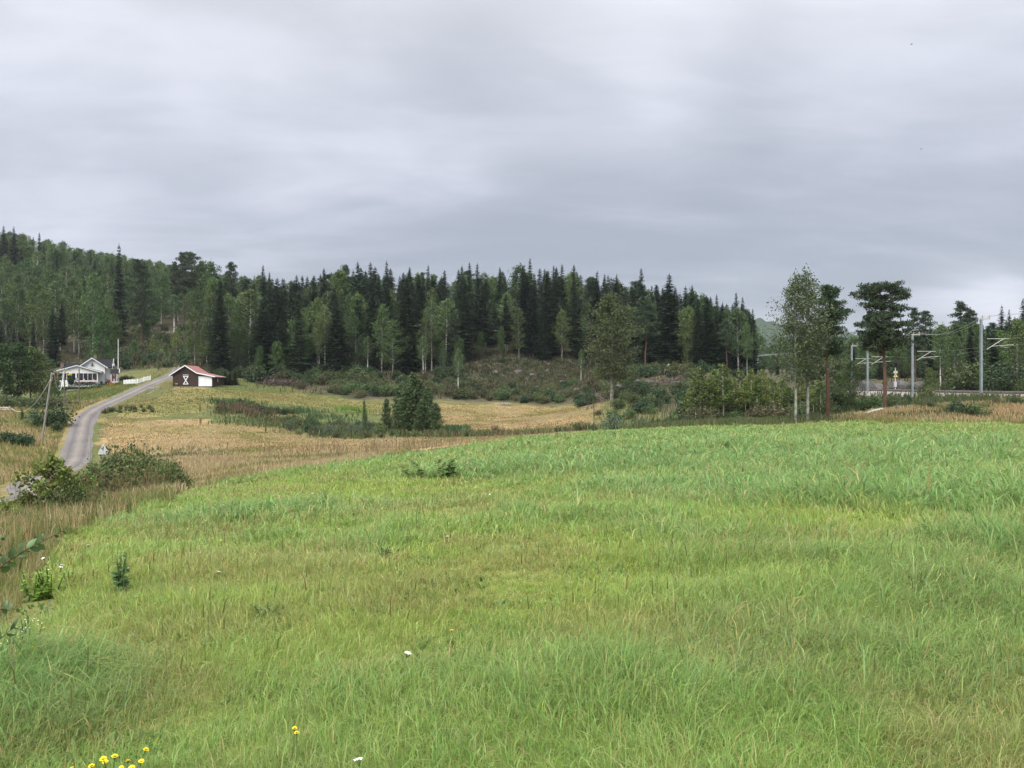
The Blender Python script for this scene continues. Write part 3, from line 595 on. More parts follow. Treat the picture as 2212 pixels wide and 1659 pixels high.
# ------------------------------------------------------------------ the wooded knoll in the middle
SKY_U = np.array([-200, 0, 110, 200, 300, 375, 440, 500, 560, 640, 720, 775, 840, 900, 950, 1020, 1085, 1143, 1200, 1240, 1300, 1385, 1446, 1500, 1560, 1600, 1640, 1700])
SKY_V = np.array([470, 490, 505, 524, 548, 566, 580, 590, 590, 592, 582, 573, 570, 578, 586, 572, 580, 566, 574, 576, 590, 592, 602, 622, 645, 640, 690, 720])
hand = [  # kind, u, range, top row, width, label
 (K_spruce, 476, 182, 605, 1.15, 'tall broad dark spruce standing alone behind the brown barn at the forest corner'),
 (K_birch, 421, 181, 664, .9, 'slender birch with a bright white trunk rising right behind the barn roof'),
 (K_birch, 539, 196, 617, 1.5, 'old spreading birch with a forked pale trunk right of the barn'),
 (K_birch, 649, 191, 668, 1.1, 'leafy birch left of the pair of white trunks at the forest edge'),
 (K_birch, 689, 187, 676, .8, 'birch with a thin leaning white trunk, left one of a pair at the forest edge'),
 (K_birch, 702, 189, 655, 1.0, 'birch with a double white trunk, right one of a pair at the forest edge'),
 (K_birch, 768, 189, 676, .85, 'birch with a straight clean white trunk in front of the dark spruces'),
 (K_birch, 756, 200, 628, .9, 'light green birch reaching up between two black-green spruces'),
 (K_birch, 794, 186, 722, 1.0, 'small yellowish birch under the tall spruces'),
 (K_birch, 848, 184, 686, 1.15, 'full light green birch above the bushes in the middle of the forest edge'),
 (K_birch, 846, 206, 618, .8, 'pale green birch halfway up the wooded knoll behind the full light birch'),
 (K_birch, 914, 182, 722, .8, 'thin birch with open crown and two pale stems over the brown bushes'),
 (K_birch, 933, 200, 643, .8, 'light green birch with a long thin pale trunk on the knoll'),
 (K_birch, 957, 186, 731, .7, 'little birch left of the brown brush on the knoll foot'),
 (K_birch, 990, 168, 748, .8, 'young birch with two white stems at the edge of the tan field'),
 (K_birch, 971, 205, 646, .9, 'mid green birch on the knoll, right of the long thin pale trunk'),
 (K_birch, 1050, 212, 648, .9, 'birch with thin white stems high on the brushy clearing'),
 (K_birch, 1096, 214, 627, .8, 'light birch below the highest spruce tops'),
 (K_birch, 1121, 205, 659, .75, 'narrow bright birch with a white stem over the brushwood slope'),
 (K_birch, 1214, 203, 664, .9, 'birch with a dark pale trunk left of the big round birch'),
 (K_birch, 1255, 175, 750, .6, 'tiny birch on the brushy slope left of the big round birch'),
 (K_pine, 1394, 176, 641, 1.2, 'scots pine with an orange trunk right of the big round birch'),
 (K_spruce, 1446, 180, 592, 1.35, 'big broad spruce with a pointed top, darkest of the right forest edge'),
 (K_spruce, 1385, 192, 580, .9, 'slim tall spruce whose pointed top stands clear of its neighbours'),
 (K_spruce, 1408, 188, 617, .7, 'narrow spruce between two taller pointed spruces on the right skyline'),
 (K_spruce, 1495, 182, 616, 1.0, 'grey-green spruce next to the light birch on the right skyline'),
 (K_birch, 1520, 184, 632, 1.0, 'light green birch on the falling skyline of the knoll'),
 (K_spruce, 1548, 182, 636, .8, 'dark spruce with a bare pointed top on the falling skyline'),
 (K_spruce, 1561, 178, 652, .7, 'smaller dark spruce beside the bare pointed one'),
 (K_spruce, 1590, 176, 632, .85, 'spruce with fine pointed top near the end of the wooded knoll'),
 (K_spruce, 1604, 174, 642, .85, 'spruce leaning on its fine-pointed neighbour near the end of the knoll'),
 (K_spruce, 1626, 172, 667, .8, 'last spruce at the right end of the wooded knoll'),
 (K_pine, 1569, 160, 690, .9, 'pine with a thin reddish trunk at the right end of the knoll'),
 (K_birch, 1614, 158, 690, .8, 'birch with twin pale stems at the right end of the knoll'),
 (K_broad, 560, 184, 745, .75, 'round leafy tree at the foot of the old spreading birch'),
 (K_broad, 600, 186, 735, .8, 'round dark leafy tree in the shade of the forest edge'),
 (K_spruce, 773, 205, 565, .85, 'tallest black-green spruce in the middle left of the knoll'),
 (K_spruce, 800, 207, 567, 1.0, 'tall dark spruce just right of the tallest black-green one'),
 (K_spruce, 835, 225, 563, .8, 'spruce with needle-thin top on the knoll skyline'),
 (K_spruce, 885, 228, 577, .9, 'dark spruce with a forked top on the knoll skyline'),
 (K_spruce, 925, 226, 573, .8, 'spruce with a sparse spire on the knoll skyline'),
 (K_spruce, 960, 222, 584, 1.0, 'broad dark spruce on the knoll skyline left of three spires'),
 (K_spruce, 998, 228, 574, .9, 'left one of three spruce spires standing close together'),
 (K_spruce, 1014, 230, 567, .8, 'middle one of three spruce spires standing close together'),
 (K_spruce, 1031, 228, 568, .85, 'right one of three spruce spires standing close together'),
 (K_spruce, 1080, 226, 577, .9, 'spruce left of the highest light crown on the skyline'),
 (K_birch, 1122, 232, 566, 1.2, 'light green birch crown on the skyline at the top of the knoll'),
 (K_spruce, 1145, 234, 558, .8, 'spruce with the highest spire, beside the light crown on the skyline'),
 (K_spruce, 1196, 226, 574, .8, 'thin-topped spruce right of the highest spire'),
 (K_spruce, 1214, 222, 571, .95, 'dark spruce left of its twin on the right part of the skyline'),
 (K_spruce, 1240, 222, 572, .95, 'dark spruce right of its twin on the right part of the skyline'),
 (K_spruce, 1290, 212, 585, .85, 'spruce left of a pair behind the big round birch'),
 (K_spruce, 1306, 210, 592, .8, 'spruce right of a pair behind the big round birch'),
 (K_spruce, 1332, 206, 592, .7, 'small spired spruce above the big round birch'),
 (K_spruce, 568, 236, 573, .7, 'spired spruce standing out on the saddle of the skyline'),
 (K_spruce, 582, 236, 588, .7, 'lower spruce next to the spired one on the saddle'),
 (K_spruce, 700, 215, 580, .9, 'dark spruce over the pair of white birch trunks'),
 (K_pine, 752, 226, 572, .8, 'dark tuft-crowned pine on the skyline left of the tallest black-green spruce'),
 (K_broad, 734, 222, 578, .7, 'light leafy crown on the skyline beside the tuft-crowned pine'),
 # left hillside
 (K_spruce, 257, 226, 527, .75, 'tallest dark spruce on the left hill, rising clear of the skyline'),
 (K_pine, 306, 228, 560, .9, 'lone pine with a long bare orange trunk on the left hillside'),
 (K_birch, 79, 214, 606, .9, 'birch with a broken white trunk on the left hillside'),
 (K_birch, 94, 212, 620, .8, 'birch with a thin grey trunk beside the broken white one'),
 (K_birch, 118, 220, 600, 1.0, 'full green birch on the left hillside above the dark spruces'),
 (K_birch, 171, 216, 620, .8, 'birch with a slim pale trunk above the white house'),
 (K_birch, 201, 214, 580, .95, 'tall birch with a long white trunk above the house roof'),
 (K_birch, 160, 222, 626, .8, 'birch with a pale double trunk left of the tall white-trunked one'),
 (K_birch, 12, 214, 640, .8, 'birch with a thin pale trunk at the left edge of the hillside'),
 (K_birch, 38, 216, 606, .9, 'birch with a yellowish trunk near the left edge of the hillside'),
 (K_birch, 130, 224, 640, .7, 'thin birch between the full birch and the house'),
 (K_spruce, 114, 196, 664, 1.1, 'dark spruce standing between the hillside and the leafy trees left of the house'),
 (K_spruce, 72, 197, 690, 1.0, 'smaller dark spruce behind the leafy trees left of the house'),
 (K_spruce, 30, 197, 703, 1.0, 'short dark spruce near the left edge behind the leafy trees'),
 (K_spruce, 2, 200, 690, 1.0, 'dark spruce cut by the left edge of the photo'),
 (K_broad, 221, 192, 673, .85, 'yellow-green leafy tree right behind the white house'),
 (K_spruce, 85, 330, 503, .8, 'dark spruce on the crest of the left hill'),
 (K_spruce, 8, 330, 487, .9, 'dark spruce on the highest point of the left hill'),
 (K_spruce, 30, 335, 490, .9, 'pointed dark spruce second on the highest point of the left hill'),
 (K_pine, 398, 268, 545, .9, 'left tree of the dark clump on the saddle skyline'),
 (K_pine, 414, 270, 543, .9, 'second tree of the dark clump on the saddle skyline'),
 (K_broad, 436, 270, 560, .7, 'rounded tree in the dark clump on the saddle skyline'),
 (K_broad, 458, 268, 562, .7, 'right rounded tree of the dark clump on the saddle skyline'),
 (K_pine, 381, 268, 565, .7, 'small tree at the left end of the dark clump on the saddle'),
 (K_pine, 497, 262, 566, .8, 'single tree standing just right of the dark clump on the saddle'),
]
for K, u, y, vt, w, lb in hand: K.top(u, y, vt, lb, None, w=w)
# skyline and stand fill: real rows of trees behind the edge
occ = [(gx(h[1], h[2]), h[2]) for h in hand]
def region(u, y, hill):
    if hill:
        side = 'at the left end of' if u < 90 else 'above the white house on' if u < 270 else 'above the brown barn on'
        row = 'low' if y < 250 else 'halfway up' if y < 310 else 'near the crest'
        return f'{row} {side} the left hill'
    side = ('right of the brown barn' if u < 640 else 'behind the paired white birch trunks' if u < 800 else 'in the left middle of the knoll' if u < 960 else 'in the middle of the knoll' if u < 1130
            else 'above the brushwood slope' if u < 1260 else 'around the big round birch' if u < 1400 else 'at the right end of the knoll')
    return f'{side}, ' + ('front rows' if y < 205 else 'middle rows' if y < 235 else 'back rows')
def try_put(x, y, dmin):
    for a, b in occ:
        if (a - x) ** 2 + (b - y) ** 2 < dmin * dmin: return False
    occ.append((x, y)); return True
def clearing(u, y):
    # brushy, cut-over ground without tall trees
    if 640 < u < 1000 and y < 178 + 8 * math.sin(u * .02): return True
    if 1000 <= u < 1260 and y < 205 - abs(u - 1120) * .06: return True
    if 1260 <= u < 1480 and y < 172: return True
    if 1480 <= u: return y < 152
    return y < 185
rg = np.random.default_rng(77)
cnt = 0; back = []
for i in range(5200):
    y = 170 + 110 * rg.uniform() ** 1.25; u = rg.uniform(455, 1640)
    if clearing(u, y) or u > 1640 - max(0, y - 190) * .5: continue
    x = gx(u, y)
    if not try_put(x, y, 3.5 if y < 215 else 4.2): continue
    z = float(H(x, y)); lim = EYE + (829.5 - np.interp(u, SKY_U, SKY_V) - abs(rg.normal(0, 14)) - 3) / F * y - z
    r = rg.uniform(); front = y < 205
    if r < (.58 if front else .70): K, w, h = K_spruce, rg.uniform(1.05, 1.6), rg.uniform(13, 24)
    elif r < .80: K, w, h = K_birch, rg.uniform(.8, 1.25), rg.uniform(11, 20)
    elif r < .88: K, w, h = K_pine, rg.uniform(.8, 1.1), rg.uniform(13, 20)
    else: K, w, h = K_broad, rg.uniform(.6, .85), rg.uniform(7, 15)
    if y > 225: h = max(h, lim * rg.uniform(.86, 1.0))
    h = min(h, lim)
    if h < 5: continue
    nm = {'spruce_tree': 'dark green spruce', 'birch_tree': 'light green birch', 'pine_tree': 'grey-green pine', 'broadleaf_tree': 'round leafy tree'}[K.name]
    if K is K_spruce and y > 226: back.append((x, y, z, h, w)); cnt += 1; continue
    K.put(x, y, h, f'{nm} in the dense stand {region(u, y, False)}', K.cat + ' trees of the wooded knoll', w=w); cnt += 1
    if cnt > 430: break
def wood_of(name, places, kind, h0, mat):
    V = []
    for i, (x, y, z, h, w) in enumerate(places):
        me_ = kind.var[i % len(kind.var)][1]; v = np.empty(len(me_.vertices) * 3, np.float32); me_.vertices.foreach_get('co', v); v = v.reshape(-1, 3) * np.array((w, w, 1)) * (h / h0); a = i * 2.4; c_, s_ = math.cos(a), math.sin(a)
        V.append(np.column_stack([v[:, 0] * c_ - v[:, 1] * s_ + x, v[:, 0] * s_ + v[:, 1] * c_ + y, v[:, 2] + z]))
    tag(link(name, card_mesh(name, np.vstack(V), mat)), kind='stuff')
wood_of('spruce_wood', back, K_spruce, 20, M['spruce'])
# left hillside: mostly broadleaved
cnt2 = 0; back2 = []
for i in range(7000):
    y = rg.uniform(212, 395); u = rg.uniform(-110, 560)
    if u > 250 and y < 255 + (u - 250) * .03: continue
    if u < 250 and y < 216: continue
    if u > 470 and y < 262: continue
    x = gx(u, y)
    if not try_put(x, y, 4.7 + (y - 212) * .010): continue
    z = float(H(x, y)); lim = EYE + (829.5 - np.interp(u, SKY_U, SKY_V) - abs(rg.normal(0, 6)) - 2) / F * y - z
    r = rg.uniform(); low = y < 240
    if r < .17: K, w, h = K_spruce, rg.uniform(.8, 1.1), rg.uniform(12, 19)
    elif r < (.65 if low else .42): K, w, h = K_birch, rg.uniform(1.0, 1.45), rg.uniform(13, 19)
    elif r < .43: K, w, h = K_pine, rg.uniform(.9, 1.2), rg.uniform(12, 17)
    else: K, w, h = K_broad, rg.uniform(.75, 1.05), rg.uniform(10, 17)
    if y > 340: h = max(h, min(17, lim))
    h = min(h, lim)
    if h < 4: continue
    nm = {'spruce_tree': 'dark spruce', 'birch_tree': 'green birch', 'pine_tree': 'dull green pine', 'broadleaf_tree': 'rounded leafy tree'}[K.name]
    if K is K_broad and y > 352: back2.append((x, y, z, h, w)); cnt2 += 1; continue
    K.put(x, y, h, f'{nm} {region(u, y, True)}', K.cat + ' trees of the left hill', w=w); cnt2 += 1
    if cnt2 > 420: break
wood_of('hillside_wood', back2, K_broad, 15, M['broad'])
print('knoll', cnt, 'hill', cnt2)

# ------------------------------------------------------------------ bushes on the knoll foot, the hillside and in the ditch
def shrubs(n, u0, u1, y0, y1, hs, kinds, lab, group, ok=None, dm=1.6):
    k = 0
    for i in range(n * 8):
        u = rg.uniform(u0, u1); y = rg.uniform(y0, y1); x = gx(u, y)
        if ok is not None and not ok(u, y): continue
        if not try_put(x, y, dm): continue
        K = kinds[rg.integers(0, len(kinds))]
        nm = {'shrub': 'green shrub', 'dark_shrub': 'dark green shrub', 'browning_shrub': 'brown-tinged shrub', 'willow_bush': 'grey-green willow bush', 'young_birch': 'young birch', 'spruce_tree': 'little spruce', 'broadleaf_tree': 'low leafy tree'}[K.name]
        K.put(x, y, rg.uniform(*hs), f'{nm} {lab}', group, w=rg.uniform(.8, 1.3)); k += 1
        if k >= n: return
foot = lambda u, y: y > np.interp(u, FOREST_Y[:, 0], FOREST_Y[:, 1]) + 1
shrubs(50, 640, 880, 160, 182, (1.4, 3.2), (K_shrub, K_dshrub, K_shrub, K_bshrub), 'at the foot of the knoll behind the mown slope', 'shrubs at the knoll foot', foot, 1.8)
shrubs(60, 880, 1100, 158, 180, (1.2, 2.8), (K_bshrub, K_shrub, K_bshrub, K_dshrub), 'on the brownish knoll foot over the tan field', 'shrubs at the knoll foot', foot, 1.8)
shrubs(48, 1090, 1330, 150, 172, (1.2, 2.6), (K_shrub, K_dshrub, K_bshrub), 'below the brushwood slope along the tan field', 'shrubs at the knoll foot', foot, 1.8)
shrubs(30, 1000, 1270, 172, 204, (.8, 1.8), (K_bshrub, K_dshrub, K_bshrub), 'scattered over the brushwood slope', 'shrubs on the cleared slope', None, 2.2)
shrubs(40, 1330, 1500, 112, 150, (1.2, 2.6), (K_shrub, K_dshrub, K_shrub), 'between the big round birch and the young birches', 'shrubs left of the young birches', None, 1.9)
shrubs(36, 225, 470, 186, 215, (2.0, 4.2), (K_shrub, K_shrub, K_dshrub, K_bshrub), 'on the slope between house and barn', 'shrubs on the slope above the farm', None, 2.4)
shrubs(64, 205, 480, 213, 262, (1.8, 4.5), (K_bshrub, K_shrub, K_bshrub, K_dshrub), 'on the cleared hillside above the farm', 'shrubs on the cleared hillside', None, 2.6)
shrubs(22, 285, 470, 192, 232, (5.0, 8.5), (K_young, K_young, K_broad), 'on the slope over the fence and the barn', 'young trees above the farm', None, 3.0)
shrubs(24, -60, 205, 192, 214, (1.5, 4.0), (K_bshrub, K_dshrub, K_shrub), 'under the trees on the left hillside', 'shrubs under the left hillside', None, 2.4)
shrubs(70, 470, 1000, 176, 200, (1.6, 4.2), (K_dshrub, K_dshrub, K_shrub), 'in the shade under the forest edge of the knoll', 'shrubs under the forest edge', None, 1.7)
shrubs(30, 1270, 1640, 158, 178, (1.4, 3.4), (K_dshrub, K_shrub), 'under the forest edge at the right end of the knoll', 'shrubs under the forest edge', None, 1.8)
# ditch between the two tan fields
shrubs(34, 600, 830, 108, 118, (1.0, 2.0), (K_shrub, K_willow, K_shrub, K_dshrub), 'in the overgrown ditch left of the tall alders', 'ditch shrubs', None, 1.3)
shrubs(16, 640, 960, 103, 108, (.7, 1.3), (K_shrub, K_bshrub), 'low along the near edge of the ditch', 'ditch shrubs', None, 1.3)
shrubs(16, 470, 640, 118, 128, (.8, 1.6), (K_dshrub, K_bshrub), 'at the upper end of the ditch below the barn meadow', 'ditch shrubs', None, 1.4)
shrubs(14, 960, 1290, 102, 107, (.7, 1.5), (K_dshrub, K_bshrub, K_shrub), 'in the weedy strip in front of the right tan field', 'ditch shrubs', None, 1.5)
def alder(seed, h, rad): return leafy_tree(seed, h, rad, .06, 60, 4600, .24, 'bark_grey', 'alder', .009, .2, 'cone', .03, .62, 1.6)
K_alder = Kind('alder_tree', 'alder', [alder(700, 8, 1.75), alder(701, 8, 1.4), alder(702, 8, 1.55)], 8)
for u, y, vt, w, lb in ((893, 113, 803, 1.25, 'tallest alder of the dark clump in the ditch'), (862, 114, 828, 1.0, 'left alder of the dark clump in the ditch'), (922, 112, 832, 1.15, 'right alder of the dark clump in the ditch'),
                        (940, 110, 868, 1.4, 'low bushy alder at the right foot of the dark clump'), (906, 114.5, 815, 1.0, 'slim alder between the two tallest of the dark clump'), (878, 112.5, 836, 1.0, 'alder in front in the dark clump, left of its middle'), (912, 110.5, 862, 1.3, 'low alder at the front foot of the dark clump'), (835, 115, 858, 1.1, 'low bushy alder at the left foot of the dark clump'), (787, 110, 862, .42, 'thin upright alder standing alone in the ditch bushes'), (470, 121, 862, .9, 'small dark alder beside the rusty weeds below the barn meadow')):
    K_alder.top(u, y, vt, lb, 'alders in the ditch', w=w)
K_willow.top(1325, 92, 891, 'big rounded grey-green willow bush at the edge of the green field', 'willow bushes', w=1.45)
K_willow.top(1385, 96, 898, 'smaller grey-green willow bush right of the big rounded one', 'willow bushes', w=1.3)
K_dshrub.top(1259, 150, 858, 'round dense dark green bush at the corner of the tan field', 'single bushes', w=1.5)
K_bshrub.top(1292, 120, 884, 'dark half-dead brushy bush at the corner of the tan field', 'single bushes', w=1.3)
# big solitary birch
bt, bc = leafy_tree(801, 18, 4.2, .20, 130, 19000, .26, 'bark_aspen', 'oldbirch', .016, .5, 'oval', .025, 1.25, .75, spread=(.6, 1.1), limb=.6)
o = thing('big_birch_tree', 'big round old birch with olive crown standing alone before the knoll', 'birch'); link('trunk', bt, o); link('crown', bc, o)
x = gx(1322, 135); z = float(H(x, 135)); f = (EYE + (829.5 - 626) / F * 135 - z) / 18; o.location = (x, 135, z - .05); o.scale = (f * 1.02, f * 1.02, f)

# ------------------------------------------------------------------ right side: young birches, aspens, pines
yb = [(1503, 80, 800, .9, 1), (1514, 81, 783, 1.0, 0), (1526, 83, 812, .8, 2), (1536, 80, 806, .9, 1), (1542, 85, 798, 1.0, 3), (1553, 84, 815, .9, 4), (1563, 82, 780, 1.1, 0), (1575, 84, 800, .9, 1), (1586, 80, 812, 1.0, 4),
      (1599, 83, 787, 1.1, 2), (1610, 80, 806, .9, 3), (1622, 84, 800, 1.0, 0), (1636, 82, 812, .9, 1), (1645, 80, 794, 1.0, 4), (1662, 82, 803, 1.1, 2), (1674, 80, 818, .9, 3), (1690, 84, 808, 1.0, 0), (1703, 82, 822, 1.0, 4), (1730, 84, 812, 1.1, 2), (1757, 83, 826, 1.0, 3), (1772, 84, 815, 1.1, 0)]
where = ['leftmost of the row, with a bright white stem', 'with a yellowish top, second from the left', 'short one behind the two leftmost', 'white-stemmed in the left half of the row', 'slender one in the left half of the row', 'low full one left of the tallest',
         'tallest and yellowest of the row', 'right beside the tallest', 'low one between the two broad ones', 'broad yellow-green one in the middle', 'with a bare lower stem right of the middle', 'dense one right of the middle', 'small one before the end of the knoll', 'with a clean white stem below the last spruce',
         'dense one left of the tall aspens', 'low one left of the tall aspens', 'dark one just left of the first aspen trunk', 'low one at the first aspen trunk', 'between the two aspen trunks', 'low one right of the second aspen trunk', 'left of the red-trunked pine']
for (u, y, vt, w, vi), lb in zip(yb, where): K_young.top(u, y + random.uniform(-3, 3), vt + random.uniform(-6, 14), 'young birch at the field edge, ' + lb, 'young birches at the field edge', w=w * random.uniform(1.0, 1.7), vi=vi)
shrubs(44, 1400, 1790, 72, 88, (.4, .95), (K_dshrub, K_shrub, K_dshrub, K_bshrub), 'under the young birches at the field edge', 'shrubs at the field edge', None, 1.0)
shrubs(30, 1480, 1800, 83, 94, (1.8, 4.2), (K_shrub, K_young, K_dshrub, K_shrub), 'in the thicket behind the young birches at the field edge', 'thicket behind the young birches', None, 1.3)
shrubs(22, 1480, 1790, 75, 83, (.6, 2.2), (K_shrub, K_shrub, K_bshrub), 'between the stems of the young birches', 'thicket between the young birches', None, 1.0)
def aspen(seed, h, rad, lean):
    return leafy_tree(seed, h, rad, .27, 90, 7600, .15, 'bark_aspen', 'aspen', .0085, .1, 'vase', lean, .78, 1.35, spread=(.55, 1.05), limb=.5)
for i, (u, y, vt, rad, sd, lb) in enumerate(((1719, 64, 580, 2.35, 811, 'tall aspen with loose see-through crown, the left of two pale trunks'), (1745, 64.5, 570, 2.1, 812, 'tall aspen with loose see-through crown, the right of two pale trunks'))):
    tk, cw = aspen(sd, 13, rad, .012); o = thing('aspen_tree', lb, 'aspen', group='two aspens at the field edge'); link('trunk', tk, o); link('crown', cw, o)
    x = gx(u, y); z = float(H(x, y)); f = (EYE + (829.5 - vt) / F * y - z) / 13; o.location = (x, y, z - .05); o.scale = (f, f, f)
def layered_pine(name, label, y, base, axis_pts, layers, seed, per=150, needle=.24, mat='pine', rb=.19):
    """a pine whose flat needle layers are given as (du, v, half-width, half-height) in survey pixels from the trunk foot"""
    rg_ = np.random.default_rng(seed); px = y / F; ub = base; x0 = gx(ub, y); z0 = float(H(x0, y)); vb = 829.5 - (z0 - EYE) / px
    def tom(u, v): return np.array(((u - ub) * px, 0, (vb - v) * px))
    T = np.array([tom(u, v) for u, v in axis_pts]); T[0, 2] -= .5; rr = rb * np.linspace(1, .16, len(T)); tubes = [(T, rr, 9)]; cs, cr = [], []
    for (uc, v, hw, hh, n) in layers:
        c = tom(uc, v); r = hw * px
        n = max(4, int(n * .5))
        for i in range(n):
            az = i * 2.399 + rg_.uniform(-.4, .4); q = (i + .6) / n; dx, dy = math.cos(az) * r * q ** .5, math.sin(az) * r * q ** .5 * .9
            p = c + np.array((dx, dy, rg_.uniform(-.6, .6) * hh * px)); zt = p[2] - .25 * math.hypot(p[0] - np.interp(p[2], T[:, 2], T[:, 0]), dy) - .1
            b = np.array((np.interp(zt, T[:, 2], T[:, 0]), 0, zt)); tubes.append((np.array([b, (b + p) / 2 - np.array((0, 0, .08)), p]), np.array((.05, .03, .012)), 4))
            for k in range(3):
                s = rg_.uniform(.17, .40); cs.append(p * (1 - .2 * k) + b * .2 * k + rg_.normal(0, .12, 3)); cr.append((s * 1.25, s * 1.25, s * .55))
    m = len(cs) * per // 3; i = rg_.integers(0, len(cs), m); q = rdir(rg_, m); pos = np.array(cs)[i] + q * (rg_.uniform(0, 1, m) ** .5)[:, None] * np.array(cr)[i]
    d = q * .6 + np.array((0, 0, .6)) + rdir(rg_, m) * .5
    o = thing(name, label, 'pine', (x0, y, z0)); link('trunk', wood_mesh('trunk', tubes, M['bark_pine']), o); link('crown', card_mesh('crown', cards(pos, d, rdir(rg_, m), needle * rg_.uniform(.7, 1.3, m), needle * .38), M[mat]), o); return o
layered_pine('pine_tree', 'scots pine with flat layered crown and long red-brown trunk by the railway', 76, 1912,
    [(1912, 884), (1911, 800), (1908, 748), (1905, 700), (1903, 660), (1901, 622)],
    [(1896, 621, 40, 4, 26), (1922, 617, 26, 3, 12), (1852, 638, 14, 5, 10), (1870, 631, 13, 4, 7), (1952, 629, 14, 5, 10), (1956, 639, 8, 3, 5), (1900, 642, 24, 5, 14), (1900, 660, 40, 6, 26), (1950, 664, 9, 4, 6), (1903, 681, 46, 7, 34), (1908, 701, 60, 8, 46), (1904, 718, 60, 8, 42), (1912, 735, 60, 8, 36), (1890, 751, 42, 7, 18)], 821)
layered_pine('pine_tree', 'dark pine with thin open top and red lower trunk between aspens and layered pine', 68, 1789,
    [(1789, 898), (1788, 830), (1786, 780), (1784, 720), (1783, 660), (1783, 622)],
    [(1784, 622, 5, 6, 5), (1790, 640, 14, 8, 8), (1803, 632, 5, 5, 4), (1776, 650, 14, 8, 8), (1808, 655, 10, 5, 6), (1828, 672, 9, 5, 5), (1790, 672, 30, 9, 16), (1815, 685, 20, 6, 9), (1780, 697, 40, 9, 24), (1785, 716, 44, 10, 26), (1783, 738, 46, 10, 26), (1790, 758, 40, 9, 16)], 822, mat='pine')
for K, u, y, vt, w, lb in ((K_broad, 1838, 82, 776, .85, 'rounded olive-green tree between the two red-trunked pines'), (K_broad, 1812, 86, 806, .8, 'low rounded tree right of the dark pine'), (K_shrub, 1930, 84, 846, .95, 'light green bush hiding the track right of the layered pine'),
                           (K_shrub, 1880, 80, 850, 1.5, 'green bush left of the layered pine trunk'), (K_dshrub, 1955, 80, 864, 1.0, 'low dark bush right of the layered pine trunk'),
                           (K_dshrub, 2072, 65.5, 858, 1.3, 'dark green bush on the dry mound, the left of two'), (K_shrub, 2102, 64.5, 866, 1.6, 'wide green bush on the dry mound, the right of two'), (K_bshrub, 2155, 71, 858, 1.4, 'brown leafless-looking bush on the mound under the nearest mast'),
                           (K_shrub, 2195, 70, 852, 1.4, 'green bush at the right edge by the railway'), (K_shrub, 2010, 72, 862, 1.2, 'small green bush on the dry mound'), (K_bshrub, 1985, 71, 876, 1.0, 'small browning bush on the dry mound')):
    K.top(u, y, vt, lb, None, w=w)
shrubs(26, 1950, 2330, 74, 79, (.35, .8), (K_shrub, K_dshrub, K_bshrub), 'in the strip below the railway bank', 'shrubs below the railway', None, 1.3)
shrubs(16, 1790, 1960, 80, 96, (.9, 1.8), (K_shrub, K_dshrub), 'around the layered pine below the railway', 'shrubs below the railway', None, 1.4)
RS_U = np.array([1640, 1700, 1800, 1850, 1900, 1960, 2020, 2060, 2100, 2150, 2212, 2400]); RS_V = np.array([745, 740, 735, 715, 712, 704, 700, 688, 690, 690, 676, 660])
for K, u, y, vt, w, lb in ((K_pine, 1978, 140, 664, .8, 'pine rising left of its twin behind the railway'), (K_pine, 2001, 140, 669, .8, 'pine rising right of its twin behind the railway'), (K_pine, 2074, 150, 652, 1.2, 'airy pine rising highest behind the railway left of the nearest mast'),
                           (K_pine, 2099, 150, 666, .9, 'pine beside the airy highest one behind the railway'), (K_spruce, 2164, 158, 659, .9, 'spired spruce behind the railway right of the nearest mast'), (K_spruce, 2180, 156, 668, .7, 'small spired spruce behind the railway'), (K_spruce, 2210, 140, 645, 1.0, 'spruce cut by the right edge of the photo'),
                           (K_birch, 2032, 118, 705, .9, 'yellow-green birch behind the second mast'), (K_birch, 2062, 116, 720, 1.0, 'birch with a pale leaning stem behind the railway'), (K_broad, 2010, 112, 792, .8, 'bright leafy tree close behind the track'), (K_broad, 2120, 106, 795, .9, 'leafy tree behind the nearest mast')):
    K.top(u, y, vt, lb, None, w=w)
n = 0
for i in range(900):
    y = rg.uniform(98, 230); u = rg.uniform(1660, 2380); x = gx(u, y)
    if seg_dist(np.array([x]), np.array([y]), TRACK)[0][0] < 8 or (u < 1985 and y < 150) or (u < 1800 and y < 190) or not try_put(x, y, 3.8): continue
    z = float(H(x, y)); lim = EYE + (829.5 - np.interp(u, RS_U, RS_V) - abs(rg.normal(0, 13))) / F * y - z; r = rg.uniform()
    K, w = (K_spruce, 1.1) if r < .3 else (K_birch, 1.25) if r < .6 else (K_pine, 1.2) if r < .8 else (K_broad, .85)
    h = min(lim, rg.uniform(9, 18)); h = lim * rg.uniform(.85, 1) if y > 150 else h
    if h < 3: continue
    h = min(h, 21)
    nm = {'spruce_tree': 'dark spruce', 'birch_tree': 'green birch', 'pine_tree': 'grey-green pine', 'broadleaf_tree': 'leafy tree'}[K.name]
    K.put(x, y, h, f'{nm} in the wood beyond the railway, ' + ('left of the second mast' if u < 1970 else 'between second and nearest mast' if u < 2118 else 'right of the nearest mast') + (', front row' if y < 135 else ', back rows'), K.cat + ' trees beyond the railway', w=w); n += 1
    if n > 165: break
shrubs(60, 1990, 2380, 94, 118, (1.6, 4.4), (K_shrub, K_dshrub, K_shrub), 'along the far side of the railway', 'shrubs beyond the railway', lambda u, y: seg_dist(np.array([gx(u, y)]), np.array([y]), TRACK)[0][0] > 5.5, 1.8)
shrubs(45, 1740, 1995, 152, 205, (2.4, 5.5), (K_shrub, K_dshrub, K_broad), 'beyond the railway behind the layered pine', 'shrubs beyond the railway', lambda u, y: seg_dist(np.array([gx(u, y)]), np.array([y]), TRACK)[0][0] > 6, 2.2)
